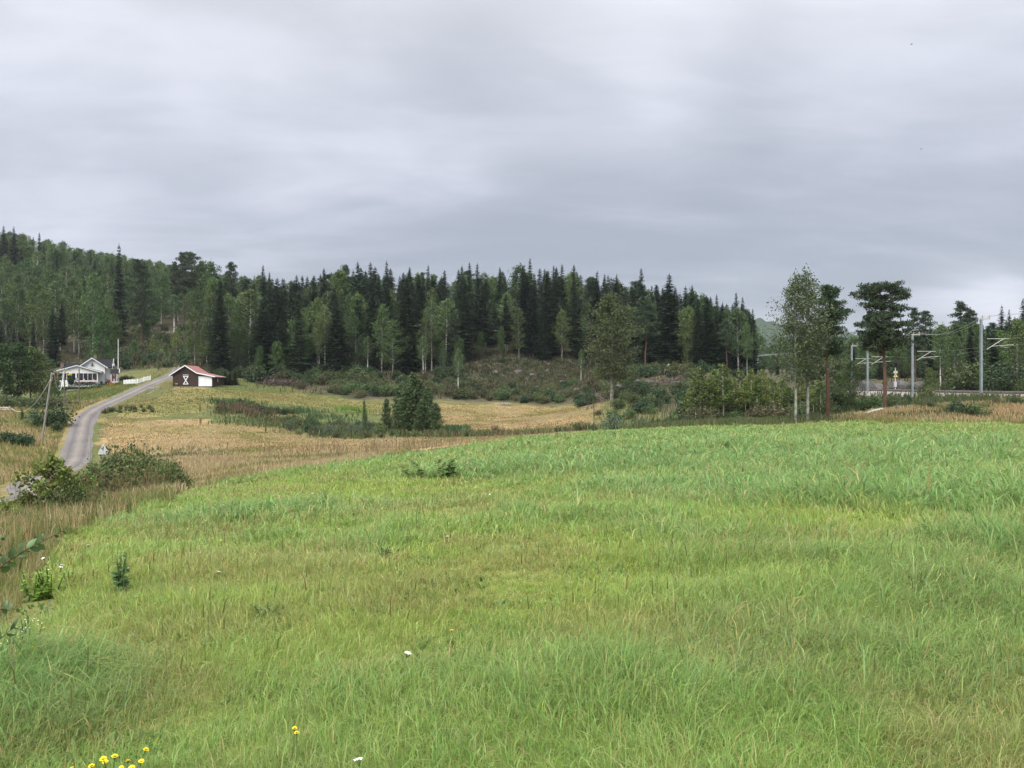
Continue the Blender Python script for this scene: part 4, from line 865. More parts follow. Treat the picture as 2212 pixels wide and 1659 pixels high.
# wood in the gap beyond the end of the knoll, and across the valley behind the track
shrubs(40, 1590, 1900, 205, 400, (9, 15), (K_broad,), 'far off in the gap between the knoll and the tall aspens', 'far trees in the gap', lambda u, y: y > 200 + (u - 1600) * .2, 5.0)

# ------------------------------------------------------------------ railway beyond the field
def track_at(y): return float(np.interp(y, TRACK[:, 1], TRACK[:, 0]))
RZ = .55                                                           # rail foot level
n = len(TRACK); t = np.gradient(TRACK, axis=0); t /= np.linalg.norm(t, axis=1)[:, None]; nr = np.stack([t[:, 1], -t[:, 0]], 1)
prof = [(-4.2, -.55), (-3.2, -.1), (-2.1, RZ - .06), (-1.3, RZ - .02), (1.3, RZ - .02), (2.1, RZ - .06), (3.4, -.2), (4.2, -.6)]
v = np.array([[(*(TRACK[i] + nr[i] * a), b + .05 * random.uniform(-1, 1)) for a, b in prof] for i in range(n)]).reshape(-1, 3); K_ = len(prof)
i_ = (np.arange(n - 1)[:, None] * K_ + np.arange(K_ - 1)[None]).ravel()
tag(link('ballast_bank', fast_mesh('ballast_bank', v, quads=np.stack([i_, i_ + 1, i_ + K_ + 1, i_ + K_], 1), mat=M['ballast'], smooth=True)), kind='structure')
tr = thing('railway_track', 'single electrified railway track on its ballast bank beyond the field', 'railway track', (float(TRACK[0, 0]), float(TRACK[0, 1]), RZ))
for s in (-.72, .72):
    p = TRACK + nr * s - TRACK[0]; mb = MB(); hd = MB()
    for a, b in zip(p[:-1], p[1:]):
        mb.bar((*a, .20), (*b, .20), .07, .13); hd.bar((*a, .285), (*b, .285), .074, .035)
    r_ = mb.obj('rail', M['rail'], tr); hd.obj('rail_head', M['rail_head'], r_)
sl_mb = MB().box((0, 0, .07), (2.5, .26, .14)); first = None; arc = np.concatenate([[0], np.cumsum(np.linalg.norm(np.diff(TRACK, axis=0), axis=1))])
def trk(s): return np.array((np.interp(s, arc, TRACK[:, 0]), np.interp(s, arc, TRACK[:, 1])))
s0 = float(np.interp(80, TRACK[:, 1], arc))
for k in range(98):
    s = s0 + k * .62; a, b = trk(s - .2), trk(s + .2); d = b - a
    if first is None: o = first = sl_mb.obj('sleeper', M['sleeper'], tr)
    else: o = first.copy(); COL.objects.link(o)
    o.location = (*(trk(s) - TRACK[0]), 0); o.rotation_euler = (0, 0, math.atan2(d[1], d[0]) - math.pi / 2)
rest = MB()
for k in list(range(-50, 0)) + list(range(98, 200)):
    s = s0 + k * .62; a, b = trk(s - .2), trk(s + .2); d = b - a; rest.box((*(trk(s) - TRACK[0]), .07), (2.5, .26, .14), rz=math.atan2(d[1], d[0]) - math.pi / 2)
tag(rest.obj('sleepers', M['sleeper'], tr), kind='stuff')

def mast(u, y, vtop, label):
    x = gx(u, y); z = float(H(x, y)); top = EYE + (829.5 - vtop) / F * y; o = thing('catenary_mast', label, 'mast', (x, y, z - .3), group='railway catenary masts'); h = top - z + .3
    p = MB(); p.box((0, -.12, h / 2), (.22, .022, h)); p.box((0, .12, h / 2), (.22, .022, h)); p.box((0, 0, h / 2), (.02, .216, h)); p.obj('post', M['steel'], o)
    MB().box((0, 0, .25), (.55, .55, .5)).obj('footing', M['stone'], o)
    cb = MB(); cb.bar((-.15, 0, h + .06), (1.05, 0, h + .06), .10, .12); c = cb.obj('crossarm', M['steel_light'], o)
    for xx in (.15, .95):
        q = MB(); q.tube([(xx, 0, h + .12), (xx, 0, h + .5)], [.05, .05], 8); q.disc((xx, 0, h + .2), (0, 0, 1), .09, 10, .03); q.disc((xx, 0, h + .34), (0, 0, 1), .09, 10, .03); q.obj('insulator', M['steel_light'], c)
    za = h - 2.25; zb = h - 3.55; hw = .16
    a = MB(); a.tube([(hw + .35, 0, za), (3.25, 0, za)], [.036, .036], 8); a.obj('top_tube', M['steel_light'], o)
    a = MB(); a.tube([(hw + .45, 0, zb + .05), (2.55, 0, za - .03)], [.036, .036], 8); a.obj('stay_tube', M['steel_light'], o)
    a = MB(); a.tube([(1.15, 0, zb + .42), (3.75, 0, zb + .62)], [.032, .032], 8); a.tube([(2.2, 0, zb + .44), (3.1, 0, zb + .22)], [.02, .02], 6); a.obj('registration_arm', M['steel_light'], o)
    for zz in (za, zb - .12): MB().tube([(hw, 0, zz), (hw + .2, 0, zz + .02), (hw + .48, 0, zz + (0 if zz == za else .18))], [.06, .055, .05], 8).obj('arm_insulator', M['black'], o)
    return np.array((x, y, top + .36))
tops = [mast(2119.5, 89.3, 690, 'nearest steel catenary mast at the right, cantilever over the track'), mast(1971, 106.8, 724, 'second steel catenary mast, right of the railway signal'), mast(1874, 125, 741, 'third catenary mast, seen left of the layered pine trunk'), mast(1840, 140, 748, 'farthest catenary mast, mostly hidden behind the rounded olive tree')]
def sag(a, b, s, n=20): return np.array([a + (b - a) * q + np.array((0, 0, -4 * s * q * (1 - q))) for q in np.linspace(0, 1, n)])
right = tops[0] + np.array((-1.0, -26, .4)); seq = [right] + tops
for xo, lb in ((.15, 'pale feeder cable slung along the mast tops, on the field side'), (.95, 'pale feeder cable slung along the mast tops, on the track side')):
    mb = MB()
    for a, b, s in zip(seq[:-1], seq[1:], (.5, 1.0, .7, .5)): mb.tube(sag(a + (xo, 0, 0), b + (xo, 0, 0), s), .016, 5)
    tag(mb.obj('feeder_cable', M['wire']), lb, 'cable', 'feeder cables')
mb = MB()
for a, b in zip(seq[:-1], seq[1:]): mb.tube(sag(a + (3.3, 0, -2.5), b + (3.3, 0, -2.5), .5), .006, 4); mb.tube(sag(a + (3.4, 0, -3.4), b + (3.4, 0, -3.4), .05), .006, 4)
tag(mb.obj('contact_wire', M['wire']), 'thin catenary and contact wires over the railway track', 'cable')
# portal farther down the line
a, b = pt(1637, 768, 190), pt(1712, 763, 184); o = thing('catenary_portal', 'pale steel portal beam over the line, far off in the gap', 'portal', tuple((*a[:2], float(H(*a[:2]))))); z0 = o.location.z
MB().bar((0, 0, a[2] - z0), (b[0] - a[0], b[1] - a[1], b[2] - z0), .3, .35).obj('beam', M['steel'], o)
for q in (0, 1):
    c = (b - a) * q; MB().box((c[0], c[1], (a[2] - z0) / 2 - .2), (.26, .26, a[2] - z0 + .2)).obj('post', M['steel'], o)

# signal beside the track
x, y = gx(1934, 129), 129; z = float(H(x, y)); px = y / F; o = thing('railway_signal', 'black-headed railway signal with white plate and yellow triangle on a pale post', 'signal', (x, y, z)); zz = lambda v_: EYE + (829.5 - v_) * px - z
MB().tube([(0, 0, -.2), (0, 0, zz(783))], [.075, .065], 10).obj('post', M['sign_white'], o); MB().box((0, 0, (zz(836) + zz(824)) / 2), (.34, .34, zz(824) - zz(836))).obj('foot_box', M['sign_white'], o)
hc = (zz(781.5) + zz(793.5)) / 2; hh = (zz(781.5) - zz(793.5)) / 2; pl = [(-.34, -hh * .62), (-.2, -hh), (.2, -hh), (.34, -hh * .62), (.34, hh * .62), (.2, hh), (-.2, hh), (-.34, hh * .62)]
hd = MB().prism([(a_, b_ + hc) for a_, b_ in pl], -.16, -.06).obj('signal_head', M['black'], o)
for k in (-.22, .1): MB().tube([(0, -.165, hc + k), (0, -.30, hc + k)], [.10, .11], 12, cap=False).obj('lamp_hood', M['black'], hd)
for k in (-.22, .1): MB().disc((0, -.17, hc + k), (0, -1, 0), .085, 12, .01).obj('lens', M['glass'], hd)
pc = zz(804); pb = MB().box((0, -.1, pc), (.66, .02, .40)).obj('number_plate', M['sign_white'], o); MB().box((0, -.114, pc - .03), (.12, .006, .2)).obj('plate_mark', M['steel'], pb)
tb = MB().prism([(-.40, zz(814.6)), (.40, zz(814.6)), (0, zz(807))], -.12, -.10).obj('yellow_triangle', M['sign_yellow'], o); MB().box((0, -.125, zz(811.6)), (.10, .006, .26)).obj('triangle_mark', M['black'], tb)
# rock outcrops beyond the track
for u, y, d, sd, lb in ((1861, 136, (2.6, 2.0, 2.6), 1, 'cracked grey rock outcrop left of the layered pine trunk'), (1893, 137, (3.4, 2.2, 2.1), 2, 'broad grey rock outcrop between pine trunk and signal'), (1955, 131, (2.6, 1.8, 1.6), 3, 'low dark rock outcrop behind the second mast'), (1985, 128, (2.2, 1.5, 1.1), 4, 'low rock outcrop right of the second mast')):
    x = gx(u, y); o = MB().rock((0, 0, .2), d, sd, 3).obj('rock_outcrop', M['rock']); o.location = (x, y, float(H(x, y)) + .3); tag(o, lb, 'rock', 'rock outcrops by the railway')
# things lying about on the right: birch log, dead trunk, stump
a, b = G(1868, 900), G(1905, 894); a[2] += .22; b[2] += .42
p = MB().tube([a, (a + b) / 2 + (0, 0, .05), b], [.10, .12, .13], 9).obj('birch_log', M['log_white']); tag(p, 'pale fallen birch log lying on the dry mound', 'log')
a, b = pt(1418, 820, 168), pt(1446, 787, 171); a[2] = float(H(a[0], a[1])) - .1
p = MB().tube([a, (a + b) / 2 + (0, 0, -.08), b], [.2, .17, .12], 8).obj('dead_trunk', M['deadwood']); tag(p, 'bare grey dead trunk leaning to the right before the dark spruces', 'dead tree')
x, y = gx(1937, 73), 73; p = MB().tube([(0, 0, -.1), (.02, 0, .35), (-.02, 0, .62)], [.12, .10, .07], 8).obj('tree_stump', M['bark_grey']); p.location = (x, y, float(H(x, y))); tag(p, 'dark upright stump in the dry grass right of the layered pine', 'stump')
for u, lb in ((1269, 'small dark stump on the tan field, the left of two'), (1279, 'small dark stump on the tan field, the right of two')):
    x, y = gx(u, 128), 128; q = MB(); q.tube([(0, 0, -.1), (0, 0, .4), (.05, 0, .65)], [.24, .2, .1], 8); q.tube([(0, 0, .1), (.3, -.1, .3)], [.09, .03], 6); p = q.obj('tree_stump', M['bark_grey']); p.location = (x, y, float(H(x, y))); tag(p, lb, 'stump')
o = thing('log_stack', 'short row of stacked whitish logs at the back edge of the tan field', 'log stack', (gx(1081, 157.3), 157.3, float(H(gx(1081, 157.3), 157.3))))
for k in range(9): MB().tube([(k * .24, -.5, .16 + .05 * (k % 2)), (k * .24, .5, .16 + .05 * (k % 3))], [.11 + .012 * (k % 3)] * 2, 8).obj('log', M['log_white'] if k % 3 else M['deadwood'], o)
for k in range(7): MB().tube([(.12 + k * .26, -.5, .40), (.12 + k * .26, .45, .40 + .03 * (k % 2))], [.10 + .012 * (k % 2)] * 2, 8).obj('log', M['log_white'] if k % 2 else M['deadwood'], o)

# felled brush left on the cleared slopes
def brush(name, areas, n, seed):
    rg_ = np.random.default_rng(seed); P = []; 
    for u0, u1, y0, y1 in areas:
        u = rg_.uniform(u0, u1, n); y = rg_.uniform(y0, y1, n); k = fbm(gx(u, y), y, 6, seed) > .47; P.append(np.stack([gx(u, y)[k], y[k]], 1))
    P = np.vstack(P); m = len(P); z = H(P[:, 0], P[:, 1]) + rg_.uniform(0, .55, m) ** 1.5; c = np.column_stack([P, z]); d = rdir(rg_, m) * (1, 1, .35); l = rg_.uniform(.5, 2.2, m)
    V = np.concatenate([cards(c, d, rdir(rg_, m), l, .05 + .03 * l), cards(c, d, np.array((0, 0, 1.0)) + rdir(rg_, m) * .3, l, .05 + .03 * l)])
    tag(link(name, card_mesh(name, V, M['brush'])), kind='stuff')
M['brush'] = leafy('grey_brown_brush', (.13, .105, .095), hue=.0, val=.0, isl=.6, trans=0, rough=.9, spec=.1)
brush('brushwood', ((1010, 1270, 168, 204), (1250, 1480, 148, 176), (1480, 1600, 128, 150), (560, 660, 172, 184), (250, 330, 232, 256), (0, 120, 204, 216), (350, 400, 230, 250)), 4200, 41)
for u, y, s, sd in ((1215, 176, 1.1, 5), (1245, 168, 1.0, 6), (1345, 160, 1.4, 7), (1375, 162, 1.2, 8), (1400, 158, 1.3, 9), (1465, 148, 1.5, 10), (1480, 150, 1.0, 11), (1120, 188, 1.3, 12), (1090, 184, .9, 13), (1150, 186, 1.1, 14), (1070, 188, 1.2, 15), (1045, 180, .9, 16)):
    x = gx(u, y); o = MB().rock((0, 0, .1), (s * 1.2, s, s * .75), sd).obj('boulder', M['rock']); o.location = (x, y, float(H(x, y))); o.rotation_euler = (0, 0, sd)
    tag(o, 'grey boulder among the brushwood ' + ('left of the big round birch' if u < 1300 else 'right of the big round birch'), 'boulder', 'boulders among the brushwood')

# ------------------------------------------------------------------ white house
HX, HY = gx(199, 166), 166.0; HZ = EYE + (829.5 - 827.6) / F * HY
house = thing('white_house', 'white wooden farmhouse with dark roofs and a glazed veranda', 'house', (HX, HY, HZ), math.radians(23.5))
a_ = .00936 / 1.135 * HY / 165; b_ = .00942 * HY / 166
def hx(X): return (X - 1065) * a_
def hz(Y): return (750 - Y) * b_
def slab(poly, y0, y1, name, mat, par=house): return MB().prism(poly, y0, y1).obj(name, mat, par)
def strip(p, q, th): return [p, q, (q[0], q[1] - th), (p[0], p[1] - th)]
# front wing with gable to the viewer
wl, wr, ax = hx(800), hx(1366), hx(1065)
ez, az_ = hz(372), hz(182); D = 7.0
wall = slab([(wl, -.6), (wr, -.6), (wr, ez + .05), (ax, az_), (wl, ez + .05)], 0, D, 'wall', M['white'])
sl_l = (hx(780), hz(358)); sl_r = (hx(1440), hz(398)); apx = (ax, hz(168)); th = .14
slab([apx, sl_r, (sl_r[0], sl_r[1] - th), (ax, apx[1] - th), (sl_l[0], sl_l[1] - th), sl_l], -.45, D * .6, 'roof', M['black_roof'])
for p, q in ((apx, sl_r), (apx, sl_l)): slab(strip((p[0], p[1] + .03), (q[0], q[1] + .03), .26), -.52, -.453, 'bargeboard', M['white_old'])
def window(x0, x1, z0, z1, y, name='window', panes=1, par=house, curtains=True):
    w = MB(); t_ = .07
    w.box(((x0 + x1) / 2, y - .03, z1 + t_ / 2), (x1 - x0 + 2 * t_, .08, t_)); w.box(((x0 + x1) / 2, y - .04, z0 - t_ / 2), (x1 - x0 + 2 * t_, .1, t_))
    w.box((x0 - t_ / 2, y - .03, (z0 + z1) / 2), (t_, .08, z1 - z0)); w.box((x1 + t_ / 2, y - .03, (z0 + z1) / 2), (t_, .08, z1 - z0))
    for k in range(1, panes): xx = x0 + (x1 - x0) * k / panes; w.box((xx, y - .025, (z0 + z1) / 2), (.07, .07, z1 - z0))
    f = w.obj(name, M['white'], par); MB().box(((x0 + x1) / 2, y - .005, (z0 + z1) / 2), (x1 - x0, .012, z1 - z0)).obj('pane', M['glass'], f)
    if curtains:
        c = MB(); ww = x1 - x0
        c.prism([(x0 + .02, z1 - .02), (x0 + ww * .5, z1 - .02), (x0 + ww * .18, z0 + .1), (x0 + .02, z0 + .1)], y - .016, y - .012); c.prism([(x1 - .02, z1 - .02), (x1 - ww * .5 + .01, z1 - .02), (x1 - ww * .18, z0 + .1), (x1 - .02, z0 + .1)], y - .0165, y - .0125); c.obj('curtain', M['curtain'], f)
    return f
window(hx(1035), hx(1110), hz(362), hz(288), 0)
# main body, ridge across the view
m0, m1 = hx(842), hx(1500); rz = hz(185); my = 3.2
slab([(m0 + .3, -.6), (m1, -.6), (m1, ez), (m0 + .3, ez)], .02 + 1.0, 6.2, 'main_wall', M['white'])
def cross_roof(x0, x1, zr, ze, y0, y1, name, mat=M['black_roof'], t=.12):
    ym = (y0 + y1) / 2; v = [(x0, y0, ze), (x1, y0, ze), (x1, ym, zr), (x0, ym, zr), (x0, y1, ze), (x1, y1, ze)]; v += [(a, b, c - t) for a, b, c in v]
    f = [(0, 1, 2, 3), (3, 2, 5, 4), (6, 9, 8, 7), (9, 10, 11, 8), (0, 3, 9, 6), (3, 4, 10, 9), (1, 7, 8, 2), (2, 8, 11, 5), (0, 6, 7, 1), (4, 5, 11, 10)]
    return MB().add(v, f).obj(name, mat, house)
cross_roof(m0, m1 + .25, rz, ez - .1, .45, 6.9, 'main_roof')
g = MB(); g.add([(m1 + .02, 1.03, ez - .05), (m1 + .02, 6.2, ez - .05), (m1 + .02, 3.65, rz - .12), (m1 - .1, 1.03, ez - .05), (m1 - .1, 6.2, ez - .05), (m1 - .1, 3.65, rz - .12)], [(0, 1, 2), (5, 4, 3), (0, 2, 5, 3), (2, 1, 4, 5), (1, 0, 3, 4)]); g.obj('gable_wall', M['white'], house)
for yy in ((.4, 3.66), (6.92, 3.66)): MB().bar((m1 + .29, yy[0], ez - .12), (m1 + .29, yy[1], rz + .02), .05, .24).obj('bargeboard', M['white_old'], house)
ch = MB(); ch.box((hx(1100), 3.4, hz(150)), (.58, .58, 1.1)); ch.box((hx(1100), 3.4, hz(150) + .58), (.66, .66, .08)); ch.obj('chimney', M['brick'], house)
for xx in (wr + .03,): MB().tube([(xx, -.06, -.3), (xx, -.06, ez - .15), (xx + .2, -.2, ez)], .05, 7).obj('downpipe', M['bark_grey'], house)
# glazed veranda with its own low gable
v0, v1 = hx(262), hx(1222); va = hx(745); vz = hz(500); vt = hz(358); VY = -2.4
fl = hz(738)
def vbox(x0, x1, z0, z1, y0, y1, name, mat, par=house): return MB().box(((x0 + x1) / 2, (y0 + y1) / 2, (z0 + z1) / 2), (x1 - x0, y1 - y0, z1 - z0)).obj(name, mat, par)
vbox(v0, v1, fl - .9, hz(690), VY, VY + .12, 'veranda_wall', M['white']); vbox(v1 - .12, v1, fl - .9, hz(690), VY + .12, -.02, 'veranda_wall', M['white'])
slab([(v0 - .1, hz(527)), (v1 + .05, hz(527)), (v1 + .05, vz), (va, vt), (v0 - .1, vz)], VY, VY + .12, 'veranda_gable', M['white'])
slab([(v0 - .35, hz(488)), (va, hz(343)), (hx(1325), hz(487)), (hx(1325), hz(487) - .12), (va, hz(343) - .12), (v0 - .35, hz(488) - .12)], VY - .35, -.05, 'veranda_roof', M['black_roof'])
for p, q in (((va, hz(345)), (hx(205), hz(494))), ((va, hz(345)), (hx(1312), hz(494)))): slab(strip(p, q, .2), VY - .42, VY - .352, 'veranda_bargeboard', M['white_old'])
for X in (205, 735, 1212): vbox(hx(X) - .1, hx(X) + .1, hz(690), hz(527), VY, VY + .12, 'veranda_post', M['white'])
vw = window(hx(790), hx(1198), hz(688), hz(530), VY + .07, 'veranda_window', 4, curtains=False); window(hx(330), hx(716), hz(688), hz(530), VY + .07, 'veranda_window', 4, curtains=False)
q = MB()
for X, s in ((893, .3), (918, .34), (1128, .28)): q.tube([(hx(X), VY + .04, hz(686)), (hx(X), VY + .04, hz(686) + s)], [.07, .03], 8)
q.obj('windowsill_ornament', M['white'], vw)
vbox(v1 - .06, v1 - .03, hz(690), hz(530), VY + .2, -.3, 'veranda_side_pane', M['glass'])
# low wing behind the veranda
cross_roof(hx(400), hx(850), hz(290), hz(410), -.2, 3.8, 'rear_roof'); vbox(hx(420), hx(840), -.6, hz(412), .1, 3.4, 'rear_wall', M['white'])
c = MB(); c.box((hx(378), .6, hz(370)), (.62, .62, 1.3)); c.box((hx(378), .6, hz(370) + .68), (.72, .72, .08)); c.obj('chimney', M['brick'], house)
# entrance porch on the right
p0, p1 = hx(1500), hx(1705); vbox(p0, hx(1515), -.3, hz(540), -.4, 1.0, 'porch_wall', M['white']); vbox(hx(1500), hx(1640), hz(705), hz(548), .6, .72, 'porch_door_wall', M['red_paint'])
d = vbox(hx(1540), hx(1592), hz(705), hz(570), .53, .597, 'door', M['white']); vbox(hx(1550), hx(1582), hz(645), hz(585), .51, .528, 'door_pane', M['glass'], d)
v = [(p0 - .1, -.7, hz(522)), (p1 - .1, -.7, hz(522)), (p1 - .1, .6, hz(425)), (p0 - .1, .6, hz(425)), (p0 - .1, 1.9, hz(522)), (p1 - .1, 1.9, hz(522))]; v += [(a, b, c - .1) for a, b, c in v]
MB().add(v, [(0, 1, 2, 3), (3, 2, 5, 4), (6, 9, 8, 7), (9, 10, 11, 8), (0, 3, 9, 6), (3, 4, 10, 9), (1, 7, 8, 2), (2, 8, 11, 5), (0, 6, 7, 1), (4, 5, 11, 10)]).obj('porch_roof', M['black_roof'], house)
for yy in ((-.75, .6), (1.95, .6)): MB().bar((p1 - .06, yy[0], hz(526)), (p1 - .06, yy[1], hz(424)), .06, .2).obj('porch_bargeboard', M['white'], house)
MB().add([(p1 - .12, -.6, hz(530)), (p1 - .12, 1.8, hz(530)), (p1 - .12, .6, hz(440)), (p1 - .2, -.6, hz(530)), (p1 - .2, 1.8, hz(530)), (p1 - .2, .6, hz(440))], [(0, 1, 2), (5, 4, 3), (0, 2, 5, 3), (2, 1, 4, 5), (1, 0, 3, 4)]).obj('porch_gable', M['white'], house)
for X in (1642, 1668): vbox(hx(X) - .05, hx(X) + .05, hz(715), hz(530), -.62 if X < 1650 else 1.6, -.52 if X < 1650 else 1.7, 'porch_post', M['white'])
vbox(hx(1500), hx(1690), hz(745), hz(708), -.7, 1.9, 'porch_floor', M['white_old'])
MB().tube([(hx(1550), 1.0, hz(330)), (hx(1556), .9, hz(318)), (hx(1566), .8, hz(340))], [.3, .26, .05], 12).obj('satellite_dish', M['white_old'], house)
def hw(X, Y, dy=0.0):
    """a point of the house front in world space"""
    c_, s_ = math.cos(math.radians(23.5)), math.sin(math.radians(23.5)); lx = hx(X); return np.array((HX + lx * c_ - dy * s_, HY + lx * s_ + dy * c_, HZ + hz(Y)))
# red-roofed shed behind, white lean-to at the left, retaining wall, hedge
sp = hw(320, 470, 6); shed = thing('red_shed', 'small shed with red roof and white bargeboard behind the left end of the house', 'shed', (sp[0], sp[1], HZ - .4), math.radians(23.5))
MB().prism([(-1.6, 0), (1.4, 0), (1.4, 2.9), (0.3, 3.9), (-1.6, 2.4)], .1, 3.5).obj('wall', M['red_paint'], shed); MB().prism([(.3, 4.15), (1.7, 2.95), (1.7, 2.8), (.3, 4.0), (-1.9, 2.2), (-1.9, 2.35)], -.2, 3.8).obj('roof', M['red_roof'], shed); MB().prism([(.3, 4.2), (.3, 3.95), (-1.95, 2.15), (-1.95, 2.4)], -.27, -.203).obj('bargeboard', M['white'], shed)
sp = hw(505, 835, -4.2); bx = thing('white_trailer', 'white boxy trailer standing below the left end of the veranda', 'trailer', tuple(sp), math.radians(15))
MB().prism([(-.62, 0), (.62, 0), (.66, 1.25), (-.7, 1.33)], 0, 1.9).obj('body', M['white'], bx); MB().box((0, -.012, .62), (.5, .02, .06)).obj('handle', M['steel'], bx); MB().box((-.1, .7, -.3), (.9, 1.6, .58)).obj('chassis', M['black'], bx)
for s in (-.5, .4): MB().tube([(s - .08, .9, -.33), (s + .08, .9, -.33)], [.3, .3], 14).obj('wheel', M['black'], bx)
a, b = hw(560, 898, -6), hw(1035, 890, -6); n_ = 11; rw = MB()
for r_ in range(2):
    for k in range(n_):
        q = (k + .5 + .5 * (r_ % 2)) / n_; c = a + (b - a) * min(q, .97); rw.box((c[0], c[1], c[2] - .28 + r_ * .22), (np.linalg.norm(b - a) / n_ * .97, .4, .215), rz=math.atan2(b[1] - a[1], b[0] - a[0]) + random.uniform(-.04, .04))
tag(rw.obj('retaining_wall', M['stone']), 'low pale stone retaining wall under the hedge in front of the house', 'wall')
rg_ = np.random.default_rng(5); V = []
def hedge(name, label, X0, X1, Y0, Y1, dy, mat, n=2600, depth=.8, leaf=.14):
    a, b = hw(X0, Y1, dy), hw(X1, Y1, dy); m = n; q = rg_.uniform(0, 1, m); p = a + (b - a) * q[:, None]; hgt = (Y1 - Y0) * b_; s = rg_.uniform(-1, 1, m); zt = rg_.uniform(0, 1, m) ** .6
    p[:, 0] += s * depth * .3; p[:, 1] += s * depth * .5; p[:, 2] += zt * hgt * (.9 + .2 * vnoise(p[:, 0], p[:, 1], .7, 3)) - .05
    o = link(name, card_mesh(name, cards(p, rdir(rg_, m), rdir(rg_, m), leaf, leaf * .6), M[mat])); return tag(o, label, 'hedge')
hedge('clipped_hedge', 'low clipped light green hedge on top of the stone retaining wall', 545, 1045, 826, 884, -5.6, 'shrub')
hedge('flower_hedge', 'dark leafy hedge with reddish blooms under the veranda windows', 705, 1210, 722, 815, -4.0, 'darkshrub', 3200, 1.0)
rm = MB()
for k in range(60):
    p = hw(rg_.uniform(720, 1250), rg_.uniform(705, 735), -4.0 + rg_.uniform(-.4, .3)); rm.rock(p, (.1, .1, .08), k, 1)
tag(rm.obj('red_blooms', M['pink']), kind='stuff')
for X, Y, w_, h_, dy, K, lb in ((1130, 905, 1.15, 1.35, -6.0, K_shrub, 'round bright green garden bush, left of a pair below the veranda corner'), (1290, 905, 1.1, 1.3, -6.0, K_shrub, 'round green garden bush, right of a pair below the veranda corner'), (1700, 850, 1.0, 1.45, -3.0, K_dshrub, 'dark garden bush by the orange flowers right of the porch'), (1770, 860, 1.0, 1.0, -3.5, K_bshrub, 'reddish-brown low garden bush next to the dark one'),
                               (1290, 760, .7, .7, -1.6, K_dshrub, 'small dark pot bush beside the veranda corner'), (1800, 700, 1.2, 1.6, 3, K_dshrub, 'dark bush behind the porch, left end of the picket fence'), (1960, 690, 1.4, 1.3, 4, K_dshrub, 'dark bush behind the left part of the picket fence')):
    p = hw(X, Y, dy); K.put(p[0], p[1], h_, lb, None, w=w_, z=p[2])
def flowers(name, label, X0, X1, Y0, Y1, dy, mats, n):
    mb = MB(); g_ = []
    for k in range(n):
        q = rg_.uniform(0, 1); p = hw(X0 + (X1 - X0) * rg_.uniform(0, 1), Y1 + (Y0 - Y1) * q, dy + q * 1.6); mb.rock(p, (.11, .11, .05), k, 1); g_.append(p)
    o = mb.obj(name, M[mats]); g_ = np.array(g_); m = n * 10; i = rg_.integers(0, n, m); link('leaves', card_mesh('leaves', cards(g_[i] + rg_.normal(0, .16, (m, 3)) - (0, 0, .2), rdir(rg_, m), rdir(rg_, m), .2, .11), M['darkshrub']), o); return tag(o, label, 'flower bed')
flowers('orange_flower_bed', 'orange and yellow flower bed at the end of the lawn, the lower of two', 1405, 1700, 822, 915, -5.0, 'orange', 130)
flowers('orange_flower_bed', 'bed of orange flowers beside the porch steps, the upper of two', 1400, 1640, 735, 800, -2.5, 'orange', 90)
flowers('pink_flower_bed', 'pinkish red flowers against the white wall left of the porch', 1400, 1500, 660, 740, -1.2, 'pink', 40)
p = hw(645, 740, -4.5); sf = thing('sunflower_bush', 'tall leafy plant with yellow blooms in front of the veranda windows', 'plant', tuple(p + (0, 0, -.3)))
st, fo = bush_parts(901, 2.1, .62, 14, 1500, .2, 'darkshrub'); link('stem', st, sf); link('foliage', fo, sf); mb = MB()
for k in range(9): mb.rock((rg_.uniform(-.45, .45), -.3 + rg_.uniform(-.2, .1), 1.95 + rg_.uniform(-.15, .2)), (.14, .06, .13), k, 1)
mb.obj('flower', M['yellow'], sf)
# flagpole
p = np.array((gx(255.3, 171), 171, 0)); p[2] = float(H(p[0], p[1])); o = thing('flagpole', 'tall white flagpole behind the porch of the house', 'flagpole', tuple(p)); ht = EYE + (829.5 - 733) / F * 171 - p[2]
MB().tube([(0, 0, -.2), (0, 0, ht)], [.10, .05], 10).obj('pole', M['white'], o); MB().rock((0, 0, ht + .06), (.09, .09, .09), 1, 2).obj('finial', M['sign_yellow'], o)
# picket fence
fa, fb, fc = G(267, 831.0, 140, 175), G(289, 829.5, 140, 178), G(325, 821.5, 145, 185)
fence = thing('picket_fence', 'white picket fence running up the road side past the house', 'fence', tuple(fa)); 
pl = smooth_line([fa - fa, fb - fa, (fb + fc) / 2 - fa + (0, 0, .05), fc - fa], 14); pl[:, 2] = H(pl[:, 0] + fa[0], pl[:, 1] + fa[1]) - fa[2]
arc2 = np.concatenate([[0], np.cumsum(np.linalg.norm(np.diff(pl[:, :2], axis=0), axis=1))]); tot = arc2[-1]
def fp(s): return np.array([np.interp(s, arc2, pl[:, k]) for k in range(3)])
s = 0; pk = None; np_ = min(96, int(tot / .16))
for k in range(np_):
    s = tot * k / (np_ - 1); c = fp(s); d = fp(min(tot, s + .1)) - fp(max(0, s - .1)); an = math.atan2(d[1], d[0])
    if pk is None: pk = o = MB().prism([(-.05, .02), (.05, .02), (.05, .86), (0, .94), (-.05, .86)], -.012, .012).obj('picket', M['white'], fence)
    else: o = pk.copy(); COL.objects.link(o)
    o.location = c; o.rotation_euler = (0, 0, an)
for zz_ in (.25, .68):
    mb = MB(); ss = np.linspace(0, tot, 20)
    for a, b in zip(ss[:-1], ss[1:]): mb.bar(fp(a) + (0, 0, zz_), fp(b) + (0, 0, zz_), .03, .07)
    mb.obj('rail', M['white_old'], fence)
for s in np.linspace(0, tot, 7): c = fp(s); MB().box((c[0], c[1] + .05, .5 + c[2]), (.09, .09, 1.05)).obj('post', M['white'], fence)

